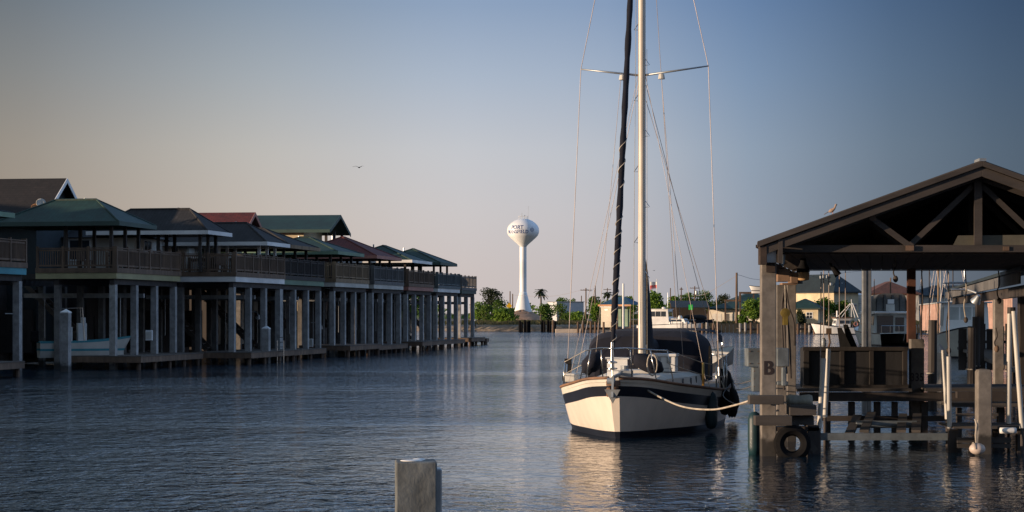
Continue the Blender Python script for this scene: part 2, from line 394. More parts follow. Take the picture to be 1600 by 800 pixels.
# ---------------------------------------------------------------- the boathouses on the left bank
ZD, ZF = .72, 5.26      # dock top, deck floor top
def hip(mb, x0, x1, y0, y1, z, rise, th=.16):
    lx, ly = x1-x0, y1-y0; cx, cy = (x0+x1)/2, (y0+y1)/2
    if ly >= lx: h = lx/2*.9; a = (cx, y0+h, z+rise); b = (cx, y1-h, z+rise)
    else: h = ly/2*.9; a = (x0+h, cy, z+rise); b = (x1-h, cy, z+rise)
    if ly >= lx: f = [(0,1,4),(1,2,5,4),(2,3,5),(3,0,4,5)]
    else: f = [(0,1,5,4),(1,2,5),(2,3,4,5),(3,0,4)]
    mb.add([(x0,y0,z),(x1,y0,z),(x1,y1,z),(x0,y1,z),a,b], f)
    mb.add([(x0,y0,z),(x1,y0,z),(x1,y1,z),(x0,y1,z)], [(3,2,1,0)])
def ring(mb, x0, x1, y0, y1, z0, z1, t):
    mb.box((x0-t, y0-t, z0), (x1+t, y0, z1)); mb.box((x0-t, y1, z0), (x1+t, y1+t, z1))
    mb.box((x0-t, y0, z0), (x0, y1, z1)); mb.box((x1, y0, z0), (x1+t, y1, z1))
def railing(mb, a, b, z, gap=.13, pw=.12, every=1.6):
    a = Vector(a); b = Vector(b); d = b-a; L_ = d.length; d.normalize(); n = Vector((-d.y, d.x, 0))
    mb.beam(a+Vector((0,0,z+1.02)), b+Vector((0,0,z+1.02)), .13, .05)
    mb.beam(a+Vector((0,0,z+.92)), b+Vector((0,0,z+.92)), .05, .09); mb.beam(a+Vector((0,0,z+.12)), b+Vector((0,0,z+.12)), .05, .09)
    k = max(1, round(L_/every))
    for i in range(k+1):
        p = a+d*(L_*i/k); mb.beam(p+Vector((0,0,z+.005)), p+Vector((0,0,z+1.12)), pw, pw, up=d)
    k = int(L_/gap)
    for i in range(k):
        p = a+d*(L_*(i+.5)/k); mb.beam(p+Vector((0,0,z+.14)), p+Vector((0,0,z+.92)), .055, .04, up=d)
def window(par, c, wd, ht, axis, t=.06, frame='white'):
    """axis 'x': the wall runs along x; the outside is towards -y. axis 'y': the wall runs along y, the outside towards -x"""
    x, y, z = c; f = MB(); g = MB()
    def bx(mb, u0, u1, z0, z1, d0, d1):
        if axis == 'x': mb.box((x+u0, y-d1, z+z0), (x+u1, y-d0, z+z1))
        else: mb.box((x-d1, y+u0, z+z0), (x-d0, y+u1, z+z1))
    w2, h2 = wd/2, ht/2
    bx(f, -w2-.08, w2+.08, h2, h2+.08, 0, t); bx(f, -w2-.08, w2+.08, -h2-.08, -h2, 0, t)
    bx(f, -w2-.08, -w2, -h2, h2, 0, t); bx(f, w2, w2+.08, -h2, h2, 0, t); bx(f, -.025, .025, -h2, h2, .006, t-.01); bx(f, -w2, w2, -.025, .025, .008, t-.02)
    o = f.build('window', K[frame], par); bx(g, -w2, w2, -h2, h2, .001, .03); g.build('pane', K['glass'], o); return o
def boathouse(label, corner, L_, fascia, rail, roof=None, rfascia=None, rx=(0.2, .6), rd=6.5, rise=1.3, body=True, side=3.4, ez=7.55, npost=4, wall='cream', postmat='pile', rails_side=True, roofs=None, cat='stilt house', dz=0):
    t = thing('stilt_house', label, cat, corner, ROWROT, 'stilt houses in the row on the left bank')
    D = 6.2 if body else 4.5
    fl = MB(); fl.box((0, 0, ZF-.25), (L_, D, ZF)); fl.box((.1, .12, ZF-.26), (L_-.1, D, ZF-.3)); fl.build('deck', K[rail], t)
    fa = MB(); fa.box((.04, .05, ZF-.56), (L_-.04, .13, ZF-.252)); fa.box((.04, .13, ZF-.56), (.12, D, ZF-.252)); fa.box((L_-.12, .13, ZF-.56), (L_-.04, D, ZF-.252)); fa.build('fascia', K[fascia], t)
    bm_ = MB()
    for y in (.35, 3.4, 6.9):
        bm_.box((.15, y-.13, ZF-.86), (L_-.15, y+.13, ZF-.562))
    for i in range(int(L_/.6)): bm_.box((.2+i*.6, .2, ZF-.559), (.26+i*.6, 7.5, ZF-.302))
    bm_.build('floor_beams', K['darkwood'], t)
    rl = MB(); railing(rl, (.08, .08, 0), (L_-.08, .08, 0), ZF); railing(rl, (.08, .2, 0), (.08, D-.1, 0), ZF); railing(rl, (L_-.08, .2, 0), (L_-.08, D-.1, 0), ZF)
    rl.build('railing', K[rail], t)
    rr = random.Random(len(label)*7+int(L_*10))
    for y in (.35, 3.4, 6.9):
        for i in range(npost):
            x = .35+(L_-.7)*i/(npost-1)
            w_ = .16 if y < 1 else .15
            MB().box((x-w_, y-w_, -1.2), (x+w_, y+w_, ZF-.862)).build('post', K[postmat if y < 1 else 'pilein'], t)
    # enclosed ground floor set back under the house
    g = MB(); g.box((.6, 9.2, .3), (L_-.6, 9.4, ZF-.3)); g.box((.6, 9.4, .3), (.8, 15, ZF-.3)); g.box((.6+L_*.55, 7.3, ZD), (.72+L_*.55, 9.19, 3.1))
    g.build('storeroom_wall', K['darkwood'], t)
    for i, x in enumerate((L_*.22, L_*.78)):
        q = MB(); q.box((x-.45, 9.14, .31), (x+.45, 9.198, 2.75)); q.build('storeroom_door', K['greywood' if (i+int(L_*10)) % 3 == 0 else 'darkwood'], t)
    q = MB(); n = 14
    for i in range(n): q.box((L_*.62, 3.9+i*.27, ZD+.1+(ZF-.9-ZD)*i/n), (L_*.62+.9, 4.2+i*.27, ZD+.15+(ZF-.9-ZD)*i/n))
    q.beam((L_*.62-.04, 3.8, ZD), (L_*.62-.04, 3.9+n*.27, ZF-.8), .05, .25); q.beam((L_*.62+.94, 3.8, ZD), (L_*.62+.94, 3.9+n*.27, ZF-.8), .05, .25); q.build('stairs', K['dockwood'], t)
    q = MB()
    for x in (L_*.36, L_*.56): q.box((x-.08, .6, 3.75), (x+.08, 7.0, 3.98)); q.tube([(x, 1.2, 3.75), (x, 1.2, 1.6)], .02, 5); q.tube([(x, 5.5, 3.75), (x, 5.5, 1.6)], .02, 5)
    q.build('lift_beams', K['galv'], t)
    if body:
        b_ = MB(); b_.box((.3, D+.01, ZF-.24), (L_-.3, 14.5, ez-.05)); b_.build('wall', K[wall], t)
        for x in (L_*.25, L_*.72): window(t, (x, D+.01, ZF+1.25), 1.1, 1.2, 'x')
        d = MB(); d.box((L_*.5-.45, D-.04, ZF+.01), (L_*.5+.45, D+.009, ZF+2.05)); d.build('door', K['offwhite'], t)
        window(t, (.3, 9.5, ZF+1.3), 1.2, 1.1, 'y'); window(t, (.3, 12.3, ZF+1.3), 1.2, 1.1, 'y')
        r2 = MB(); hip(r2, -.1, L_+.1, D-.4, 15, ez-.05+.02, min(rise, 1.25)*.9); o = r2.build('roof', K[roof or 'rgrey'], t)
    for spec in (roofs or ([dict(x0=rx[0], x1=rx[1], y0=-.1, y1=rd, rise=rise, ez=ez, roof=roof, f=rfascia)] if roof else [])):
        r = MB(); hip(r, spec['x0'], spec['x1'], spec['y0'], spec['y1'], spec['ez']+.05, spec['rise']); o = r.build('roof', K[spec['roof']], t)
        q = MB(); ring(q, spec['x0'], spec['x1'], spec['y0'], spec['y1'], spec['ez']-.14, spec['ez']+.08, .05); q.build('fascia', K[spec['f']], o)
        X0, X1, Y0, Y1, zz0, rs_ = spec['x0'], spec['x1'], spec['y0'], spec['y1'], spec['ez']+.05, spec['rise']
        if Y1-Y0 >= X1-X0: h_ = (X1-X0)*.45; ra, rb_ = Vector(((X0+X1)/2, Y0+h_, zz0+rs_)), Vector(((X0+X1)/2, Y1-h_, zz0+rs_)); ca, cb_ = [(X0, Y0), (X1, Y0)], [(X0, Y1), (X1, Y1)]
        else: h_ = (Y1-Y0)*.45; ra, rb_ = Vector((X0+h_, (Y0+Y1)/2, zz0+rs_)), Vector((X1-h_, (Y0+Y1)/2, zz0+rs_)); ca, cb_ = [(X0, Y0), (X0, Y1)], [(X1, Y0), (X1, Y1)]
        q = MB(); q.tube([ra, rb_], .07, 6)
        for e_, cs in ((ra, ca), (rb_, cb_)):
            for cx_, cy_ in cs: q.tube([e_, (cx_, cy_, zz0+.01)], .055, 6)
        q.build('ridge_cap', K[spec['roof']], o)
        q = MB(); q.tube([(ra.x+.6, ra.y+.9, zz0+rs_*.5), (ra.x+.6, ra.y+.9, zz0+rs_+.12)], .06, 8); q.build('vent_pipe', K['galv'], o)
        pm = MB()
        for x in (spec['x0']+.7, (spec['x0']+spec['x1'])/2, spec['x1']-.7):
            for y in (spec['y0']+.7, spec['y0']+3.2):
                MB().box((x-.08, y-.08, ZF+.002), (x+.08, y+.08, spec['ez']+.04)).build('roof_post', K[spec.get('p', 'darkwood')], t)
    return t
def dock(label, corner, L_, y0=-.75, y1=2.6, piles=True, rz=None, z=ZD, group='docks along the left bank'):
    t = thing('dock', label, 'dock', corner, ROWROT if rz is None else rz, group)
    d = MB(); n = int(L_/.16)
    for i in range(n): d.box((L_*i/n+.005, y0, z-.05), (L_*(i+1)/n-.005, y1, z))
    d.build('deck_boards', K['dockwood'], t)
    e = MB(); e.box((.01, y0+.02, z-.34), (L_-.01, y0+.1, z-.052)); e.box((.01, y1-.1, z-.34), (L_-.01, y1-.02, z-.052)); e.box((.01, y0+.1, z-.34), (.09, y1-.1, z-.052)); e.box((L_-.09, y0+.1, z-.34), (L_-.01, y1-.1, z-.052)); e.build('edge_board', K['deckwood'], t)
    k = max(2, int(L_/2.3))
    for i in range(k+1):
        MB().tube([(.3+(L_-.6)*i/k, y0+.25, -.8), (.3+(L_-.6)*i/k, y0+.25, z-.053)], .12, 8).build('pile', K['pilebrown'], t)
    return t
def cor(px, s_): 
    Y = F/s_; return Vector(((px-800)/F*Y, Y, 0))

H = []
c1 = cor(183, 30.4)+(-UX*19.6)+VI*.4
H.append(boathouse('nearest stilt house at the left edge with teal-blue deck fascia', c1, 9.9+.0, 'tealf', 'deckwood', 'rteal', 'greenf', (-.2, 8.2), 8, .9, side=5, ez=7.4, wall='rteal'))
c2 = cor(183, 30.4)
H.append(boathouse('stilt house with dark green hip roofed pavilion and pale yellow deck fascia', c2, 9.3, 'yellowf', 'deckwood', 'rgreen', 'dkgreenf', body=False,
    roofs=[dict(x0=-.5, x1=4.6, y0=-.3, y1=6.6, rise=1.3, ez=7.55, roof='rgreen', f='dkgreenf')]))
c3 = cor(369, 27.7)
H.append(boathouse('stilt house with two grey hip roofs and a long white deck fascia', c3, 9.2, 'white', 'deckwood', 'rgrey', 'white', ez=7.3, rise=1.3, wall='offwhite',
    roofs=[dict(x0=-.8, x1=3.2, y0=1.4, y1=8.6, rise=1.35, ez=7.5, roof='rgrey', f='white'), dict(x0=4.6, x1=9.0, y0=-.3, y1=6.6, rise=1.25, ez=7.05, roof='rgrey', f='white', p='white')]))
c4 = cor(443, 25.4)
H.append(boathouse('stilt house with grey roof, tan eave board and grey deck railing', c4, 9.0, 'greenf', 'darkwood', 'rgrey', 'tanwood', (1.2, 7.4), 6.5, 1.2, ez=7.1, wall='offwhite'))
c5 = cor(525, 23.4)
H.append(boathouse('stilt house with light tan wooden railing and green roof with pale green eave', c5, 8.6, 'offwhite', 'tanwood', 'rgreen', 'greenf', (0, 6.6), 6.5, 1.1, ez=7.0))
c6 = cor(585, 21.8)
H.append(boathouse('stilt house with dark red hip roof and pink eave board', c6, 8.8, 'offwhite', 'greywood', 'rred', 'pinkf', (.2, 7.4), 6.8, 1.5, ez=7.0, wall='offwhite'))
c7 = cor(639, 20.2)
H.append(boathouse('stilt house with reddish deck fascia and green roof with white eave', c7, 8.6, 'pinkf', 'deckwood', 'rgreen', 'white', (.5, 7.2), 6.0, 1.25, ez=7.0))
c8 = cor(685, 18.8)
H.append(boathouse('stilt house with grey green railing and white deck fascia, last one with a roof', c8, 8.6, 'white', 'greenwood', 'rgreen', 'dkgreenf', (.2, 6.6), 6.0, 1.25, ez=7.1))
c9 = cor(722, 17.4)
H.append(boathouse('open stilt deck with no roof at the far end of the row', c9, 6.5, 'dkgreenf', 'greywood', body=False, npost=3, cat='stilt deck'))
dn = ['dock at the left edge under the teal edged house', 'dock under the green pavilion house, with the small skiff', 'dock under the house with two grey roofs', 'dock under the house with the tan eave', 'dock under the tan railed house', 'dock under the dark red roofed house', 'dock under the house with reddish deck fascia', 'dock under the last roofed house', 'dock under the open deck at the row end']
for i, c in enumerate([c1, c2, c3, c4, c5, c6, c7, c8, c9]):
    L_ = [9.2, 9.3, 8.9, 8.2, 8.4, 8.9, 8.3, 8.8, 6][i]
    y0 = [-.2, -1.3, -.9, -.35, -1.0, -.3, -1.1, -.4, -.9][i]; zd_ = ZD+[0, 0, 0, -.08, .05, -.1, .02, -.06, 0][i]
    dock(dn[i], c+Vector((0, 0, 0)), L_, y0=y0, z=zd_)
dock('short lower dock step past the last stilt deck', c9+UX*6.7, 1.2, y0=-.9, y1=2, z=.6)
# houses of the same row and street added out of view at the left to block the low sun
for i, (u, v) in enumerate([(-52, 0), (-42, 0), (-31, .5)]):
    copy_tree(H[3], rowp(u, v), label='stilt house %s outside the picture to the left' % ['farthest', 'middle', 'beside the teal edged one'][i])
def gable_house(label, loc, rz, lx, ly, z0, zw, rise, wall, roof, trim, over=.6, wins=2, ov_end=.5, cat='house', name='house', group=None):
    """ridge runs along local x"""
    t = thing(name, label, cat, loc, rz, group)
    b_ = MB(); b_.box((0, 0, z0), (lx, ly, zw))
    b_.prism([(0, 0, zw), (0, ly, zw), (0, ly/2, zw+rise-.08)], (.12, 0, 0)); b_.prism([(lx-.12, 0, zw), (lx-.12, ly, zw), (lx-.12, ly/2, zw+rise-.08)], (.12, 0, 0))
    b_.build('wall', K[wall], t)
    k = rise/(ly/2); r = MB(); d = over
    for s_ in (0, 1):
        ya = -d if s_ == 0 else ly+d; za = zw-k*d
        r.prism([(-ov_end, ya, za), (lx+ov_end, ya, za), (lx+ov_end, ly/2, zw+rise), (-ov_end, ly/2, zw+rise)], (0, 0, .14))
    o = r.build('roof', K[roof], t)
    q = MB()
    for xe in (-ov_end-.04, lx+ov_end):
        for ya in (-d, ly+d):
            q.prism([(xe, ya, zw-k*d-.12), (xe, ly/2, zw+rise-.12), (xe, ly/2, zw+rise+.15), (xe, ya, zw-k*d+.15)], (.04, 0, 0))
    q.box((-ov_end, -d-.05, zw-k*d-.1), (lx+ov_end, -d-.001, zw-k*d+.14)); q.build('trim', K[trim], o)
    for i in range(wins):
        window(t, (lx*(i+.5)/wins, 0, (zw+max(z0, zw-2.6))/2+.1), 1.1, 1.1, 'x')
    return t
# street side houses seen above the row
gable_house('tall house with brown gable roof and white trimmed gable behind the green pavilion', (-36.5, 108, 0), R(-8), 10.2, 6.6, 0.8, 8.2, 2.3, 'rteal', 'rbrown', 'white', .5, 1)
gable_house('house with dark red gable roof rising behind the two grey roofs', (-30.4, 133, 0), R(-8), 11.6, 6.2, .8, 8.1, 1.75, 'offwhite', 'rred', 'pinkf', .5, 1)
gh = gable_house('large pale yellow house with long dark green roof and open end porch', (-32.5, 150, 0), R(-6), 16.5, 7, .8, 9.45, 1.1, 'cream', 'rgreen', 'dkgreenf', .7, 2, 2.2)
for y in (.3, 3.5, 6.6): MB().box((18.1, y-.08, 4.6), (18.3, y+.08, 9.4)).build('porch_post', K['darkwood'], gh)
mb = MB(); mb.box((16.6, 0, 4.4), (18.6, 8, 4.6)); mb.build('porch_floor', K['darkwood'], gh)
for i, (u, v) in enumerate([(-26, 24), (-13.5, 27), (-1, 29), (62, 25), (80, 26), (98, 25)]):  # further street houses, hidden from view, added to shade the row
    p = rowp(u, v)
    gable_house(['street side house of the left bank hidden behind the row, number in order away from the viewer %d' % (i+1)][0].replace('number in order away from the viewer %d' % (i+1), ['nearest of them', 'with the long roof', 'beside the brown gable', 'beyond the green roofed house', 'second last of them', 'last of them'][i]), p, ROWROT, 12, 8, .8, [9.6, 9.6, 9.4, 6.0, 5.4, 5.0][i], 1.4, 'cream', 'rgrey', 'white', .5, 2)

# ---------------------------------------------------------------- boats
def hull_mesh(mb, st, levels, stem=None, nst=5):
    """st rows: x, half beam at deck, half beam at water, sheer height, rake; levels: list of (kind, value, material)"""
    P = catmull([Vector((a[0], a[1], a[2])) for a in st], nst); Q = catmull([Vector((a[3], a[4], 0)) for a in st], nst)
    rows = []; 
    for p, q in zip(P, Q):
        x, bd, bw, sh, rk = p.x, max(p.y, .015), max(p.z, .01), q.x, q.y
        zs = [(-.35 if k == 'b' else (v if k == 'z' else sh-v)) for k, v, m_ in levels]
        half = []
        for z in zs:
            f = max(0, z/sh); b = bw+(bd-bw)*f**.8 if z >= 0 else bw*.8
            half.append((x+rk*f, b, z))
        rows.append([(a, -b, c) for a, b, c in half][::-1]+[(a, b, c) for a, b, c in half])
    ms = [l[2] for l in levels[1:]][::-1]+[0]+[l[2] for l in levels[1:]]
    mb.loft(rows, mats=ms)
    n = len(levels); r0 = rows[0]; rN = rows[-1]
    for r_ in (rows[-1],):
        b = len(mb.v); mb.v += [Vector(p)-mb.org for p in r_]
        for i in range(n-1): mb.f.append((b+i, b+i+1, b+2*n-2-i, b+2*n-1-i)); mb.m.append(ms[i])
    return rows
def deck_from(mb, rows, drop, inset=.02, m=0):
    a = []
    for r_ in rows:
        l = Vector(r_[0]); r2 = Vector(r_[-1]); l.z -= drop; r2.z -= drop
        a.append([(l.x, l.y*(1-inset), l.z), (l.x, 0, l.z+.03), (r2.x, r2.y*(1-inset), r2.z)])
    mb.loft(a, m=m)

K['hullcream'] = mat('cream_gelcoat', (.78, .70, .61), .3, .1, 3, big=.12, stretch=(1, 1, .12))
K['navy'] = mat('navy_hull_paint', (.014, .017, .028), .35, .2, 2)
K['canvas'] = mat('navy_canvas', (.005, .007, .018), .95, .35, 6, bump=.4)
K['antifoul'] = mat('dark_bottom_paint', (.035, .02, .018), .7, .4, 4)
K['teak'] = planks('weathered_teak', (.22, .12, .07), stretch=(.2, 1, 1))
K['mastm'] = mat('mast_aluminium', (.62, .56, .48), .4, .15, 3, stretch=(1, 1, .2))
K['blackcloth'] = mat('black_cloth', (.008, .008, .009), .95, .4, 5, bump=.6)
K['tealfend'] = mat('teal_fender', (.006, .035, .045), .5, .2, 4)
K['gold'] = mat('brass_post', (.7, .42, .12), .3, .1, 6, metal=.8)

SBROT = math.atan2(-.980, -.201)
sb = thing('sailboat', 'cream sailboat with navy stripe and furled navy sails moored beside the boathouse', 'sailboat', (3.498, 49.70, 0), SBROT)
st = [(-5.2, 1.45, 1.1, 1.06, -.3), (-3.6, 1.75, 1.55, .99, -.1), (-1.5, 2.0, 1.86, .95, 0), (.6, 2.03, 1.84, .98, .02), (2.4, 1.82, 1.48, 1.09, .1), (3.8, 1.3, .86, 1.23, .25), (4.8, .72, .36, 1.38, .45), (5.18, .12, .05, 1.43, .62)]
hb = MB()
rows = hull_mesh(hb, st, [('b', 0, 0), ('z', 0, 2), ('z', .16, 1), ('z', .36, 0), ('s', .72, 0), ('s', .55, 0), ('s', .43, 0), ('s', .19, 1), ('s', .17, 3), ('s', 0, 3)])
hull = hb.build('hull', [K['hullcream'], K['navy'], K['antifoul'], K['offwhite']], sb, smooth='auto')
db = MB(); deck_from(db, rows, .1); db.build('deck', mat('grey_tan_deck', (.32, .29, .25), .8, .3, 3), sb)
tb = MB(); tb.tube([r_[0] for r_ in rows], .035, 6); tb.tube([r_[-1] for r_ in rows], .035, 6); tb.build('toe_rail', K['teak'], sb, smooth=True)
# bow platform with anchor and roller
bp = MB(); bp.prism([(5.2, -.17, 1.24), (6.25, -.11, 1.26), (6.25, .11, 1.26), (5.2, .17, 1.24)], (0, 0, .12)); bp.prism([(5.55, -.07, .92), (6.1, 0, 1.22), (5.2, 0, 1.22)], (0, .1, 0))
bp.prism([(5.3, -.22, 1.05), (6.05, -.13, 1.0), (6.05, -.13, 1.2), (5.3, -.22, 1.22)], (0, .09, 0)); bp.build('bow_platform', K['teak'], sb, bevel=.015)
an = MB(); an.beam((4.9, .05, 1.5), (6.3, .05, 1.45), .05, .07); an.beam((6.25, .05, 1.46), (6.35, .05, 1.0), .05, .06); an.prism([(6.36, -.13, 1.18), (6.3, .05, .86), (6.36, .23, 1.18)], (-.04, 0, 0))
an.lathe([(.03, -.1), (.08, -.09), (.08, .09), (.03, .1)], (6.2, .0, 1.36), 12, axis='y'); an.cbox((4.9, .15, 1.45), (.35, .3, .24)); an.lathe([(.12, 0), (.13, .1), (.09, .18), (.1, .26)], (4.75, .1, 1.42), 12); an.build('anchor', K['galv'], sb)
# pulpit, stanchions, lifelines
pu = MB(); arc = catmull([(3.75, -.98, 2.02), (4.7, -.72, 2.05), (5.5, -.34, 2.1), (5.85, 0, 2.1), (5.5, .34, 2.1), (4.7, .72, 2.05), (3.75, .98, 2.02)], 6)
pu.tube(arc, .018, 6)
for x, y, xb in ((3.75, -.98, 3.75), (4.75, -.7, 4.65), (5.5, -.34, 5.2), (5.5, .34, 5.2), (4.75, .7, 4.65), (3.75, .98, 3.75)): pu.tube([(x, y, 2.03+.03*(x > 4)), (xb, y*1.0+(.14 if y > 0 else -.14)*(x < 5), 1.32)], .015, 6)
pu.build('bow_pulpit', K['steel'], sb, smooth=True)
def sheerpt(x):
    best = min(rows, key=lambda r_: abs(r_[-1][0]-x)); return best[-1]
sts = []
for x in (2.6, 1.2, -.4, -2, -3.6):
    for s_ in (-1, 1):
        p = sheerpt(x); q = (x, s_*(p[1]-.1), p[2]-.05); t_ = (x, s_*(p[1]-.1), p[2]+.62)
        MB().tube([q, t_], .022 if not (x == 2.6 and s_ == 1) else .032, 8).build('stanchion', K['gold'] if x in (2.6,) and s_ == 1 else K['steel'], sb, smooth=True)
        sts.append((s_, t_))
for s_ in (-1, 1):
    for dz in (0, -.3):
        pts = [(3.75, s_*.98, 2.02+dz)]+[(a[0], a[1], a[2]-.01+dz) for q, a in sts if q == s_]+[(-5, s_*1.35, 1.72+dz)]
        MB().tube(pts, .009, 5, caps=True).build('lifeline', K['rope'], sb)
pr = MB(); pr.tube(catmull([(-4.4, -1.7, 1.72), (-5.2, -1.4, 1.74), (-5.5, -.8, 1.75), (-5.5, .8, 1.75), (-5.2, 1.4, 1.74), (-4.4, 1.7, 1.72)], 5), .018, 6)
for x, y in ((-4.4, -1.6), (-5.3, -1.1), (-5.3, 1.1), (-4.4, 1.6)): pr.tube([(x, y, 1.0), (x, y*1.03, 1.72)], .015, 6)
pr.build('stern_rail', K['steel'], sb, smooth=True)
# cabin trunk
cb = MB(); s0 = [(3.1, .55), (2.6, .85), (1.0, 1.15), (-1.2, 1.3)]
ring_ = []
for x, y in s0: ring_.append([(x, -y-.05, 1.0), (x, -y, 1.3 if x < 3 else 1.2), (x, -y*.8, 1.38 if x < 3 else 1.22), (x, 0, 1.42 if x < 3 else 1.24), (x, y*.8, 1.38 if x < 3 else 1.22), (x, y, 1.3 if x < 3 else 1.2), (x, y+.05, 1.0)])
cb.loft(ring_); cb.add(ring_[0], [tuple(range(7))])
ct = cb.build('cabin', K['offwhite'], sb)
for x, y in ((2.2, .9), (1.4, 1.06), (.6, 1.17), (-.2, 1.22)):
    for s_ in (-1, 1): MB().lathe([(.02, -.02), (.09, -.015), (.09, .015), (.02, .02)], (x, s_*(y+.03), 1.19), 12, axis='y').build('porthole', K['glass'], ct)
hm = MB(); hm.box((1.2, -.35, 1.41), (2.0, .35, 1.5)); hm.build('hatch', K['offwhite'], ct, bevel=.02)
# a white box with lid stands on the cabin top
lk = MB(); lk.box((.15, .38, 1.4), (.72, 1.0, 1.78)); lk.box((.12, .35, 1.785), (.75, 1.03, 1.86)); lk.box((.725, .55, 1.62), (.745, .62, 1.8)); lk.box((.725, .78, 1.62), (.745, .85, 1.8)); lk.box((.725, .5, 1.48), (.735, .9, 1.5))
# mast
ms_ = MB(); ms_.tube([(1, 0, 1.3), (1.0, 0, 16.6)], .095, 14); ms_.box((.9, -.13, 1.38), (1.12, .13, 1.46)); mast = ms_.build('mast', K['mastm'], sb, smooth='auto')
for i in range(15):
    s_ = 1 if i % 2 else -1; z = 2.9+i*.9
    MB().tube([(1, s_*.09, z+.16), (1, s_*.2, z), (1, s_*.09, z)], .01, 5).build('mast_step', K['steel'], mast)
for z, y0, y1 in ((8.95, -.09, -1.58), (8.95, .09, 1.68)):
    MB().tube([(1, y0, z), (.93, y1, z+.2)], [.03, .018], 8).build('spreader', K['galv'], mast, smooth=True)
for s_ in (-1, 1): MB().lathe([(.02, 0), (.09, .01), (.07, .13), (.02, .15)], (1, s_*.5, 8.83), 10).build('spreader_light', K['offwhite'], mast)
def stay(name, pts, r_=.011, m='rope', par=None): return MB().tube(pts, r_, 5).build(name, K[m], par or sb)
K['wire'] = mat('rigging_wire', (.42, .36, .33), .5, .1, 10, metal=.2)
for s_, yt in ((-1, -1.58), (1, 1.68)):
    p = sheerpt(.9); stay('shroud', [(.9, s_*(p[1]-.05), p[2]), (.93, yt, 9.15), (1, s_*.08, 16.4)], .0095, 'wire')
    stay('shroud', [(1.9, s_*1.72, 1.2), (1.02, s_*.1, 8.9)], .006, 'wire'); stay('shroud', [(-.3, s_*1.95, 1.1), (.98, s_*.1, 8.7)], .007, 'wire')
    MB().tube([(.9, s_*(p[1]-.05), p[2]), (.905, s_*(p[1]-.07), p[2]+.55)], .022, 6).build('turnbuckle', K['steel'], sb)
stay('backstay', [(-5.4, .2, 1.7), (.9, 0, 16.5)], .007, 'wire')
stay('halyard', [(1.05, .5, 8.9), (.4, 1.0, 1.5)], .007, 'wire'); stay('halyard', [(1.03, .13, 9.6), (1.2, .16, 1.6)], .006); stay('halyard', [(1.03, -.13, 12.6), (1.2, -.2, 1.6)], .006)
stay('halyard', [(.95, -.55, 8.85), (-.8, -1.5, 1.5)], .006, 'wire')
stay('halyard', [(.95, .1, 8.3), (-2.6, 1.75, 1.7)], .007, 'wire')
# roller furled headsail along the forestay
fs = []; rs = []
A0 = Vector((5.62, -.06, 1.98)); A1 = Vector((1.12, 0, 16.4))
for i in range(60):
    t = i/59; p = A0.lerp(A1, t); fs.append(p); rs.append((.042+.03*min(1, t*14))*(1-.5*max(0, t-.55))*(1+.1*math.sin(i*1.9)+.06*math.sin(i*5.1)))
MB().tube(fs, rs, 12).build('furled_headsail', K['canvas'], sb, smooth=True)
cordm = MB()
for a, b_, tu in ((.02, .24, 9), (.27, .36, 2.5)):
    pts = []
    for i in range(100):
        t = a+(b_-a)*i/99; p = A0.lerp(A1, t); an_ = i/99*tu*2*math.pi; pts.append(p+Vector((.079*math.cos(an_), .079*math.sin(an_), 0)))
    cordm.tube(pts, .011, 4)
cordm.build('furling_cord', K['rope'], sb)
fd = MB(); fd.lathe([(.03, -.02), (.12, 0), (.12, .03), (.05, .04), (.05, .13), (.12, .14), (.12, .17), (.04, .2), (.035, .62)], (5.64, -.06, 1.62), 16); fd.tube([(5.64, -.06, 1.35), (5.64, -.06, 1.62)], .02, 6); fd.build('furling_drum', K['steel'], sb, smooth='auto')
# boom and stowed mainsail behind the mast
sec = []
for x, zt, w_ in ((.88, 4.3, .05), (.74, 4.1, .09), (.6, 3.5, .12), (.42, 2.7, .12), (.0, 2.3, .11), (-1.2, 2.2, .11), (-4.0, 2.15, .09)):
    zb = 1.9; n = 12; c = (zt+zb)/2; h = (zt-zb)/2
    sec.append([(x, .09+w_*math.cos(2*math.pi*k/n)*(1-.35*math.sin(2*math.pi*k/n)), c+h*math.sin(2*math.pi*k/n)) for k in range(n)])
q = MB(); q.loft(sec, close=True); q.add(sec[0], [tuple(range(12))]); q.add(sec[-1], [tuple(range(12))]); q.build('stowed_mainsail', K['canvas'], sb, smooth=True)
MB().tube([(.9, .05, 2.05), (-4.3, .05, 2.1)], .07, 10).build('boom', K['mastm'], sb, smooth=True)
# dodger and bimini of navy canvas
def arch(x, w_, zb, zt, n=22, e=5.2):
    o = []
    for k in range(n+1):
        a = math.pi*k/n; c = math.cos(a); s_ = math.sin(a)
        o.append((x, -w_*math.copysign(abs(c)**(2/e), c), zb+(zt-zb)*abs(s_)**(2/e)))
    return o
dg = MB(); fr = [arch(-.75, 1.3, 1.2, 1.6), arch(-.92, 1.5, 1.1, 2.3), arch(-1.2, 1.56, 1.1, 2.44), arch(-2.6, 1.6, 1.1, 2.46), arch(-3.0, 1.6, 1.1, 2.42)]
fr = [[(x, y-.2, z) for x, y, z in r_] for r_ in fr]; dg.loft(fr); dg.add(fr[0], [tuple(range(len(fr[0])))]); dg.build('dodger', K['canvas'], sb, smooth='auto')
bi = MB(); fr = [arch(-3.1, 1.55, 2.1, 2.44), arch(-3.5, 1.56, 2.12, 2.5), arch(-4.8, 1.5, 2.08, 2.42)]; bi.loft(fr); bi.build('bimini', K['canvas'], sb, smooth='auto')
bf = MB(); 
for x in (-3.3, -4.7):
    for s_ in (-1, 1): bf.tube([(x, s_*1.5, 1.1), (x, s_*1.5, 2.15)], .018, 6)
bf.build('bimini_frame', K['steel'], sb)
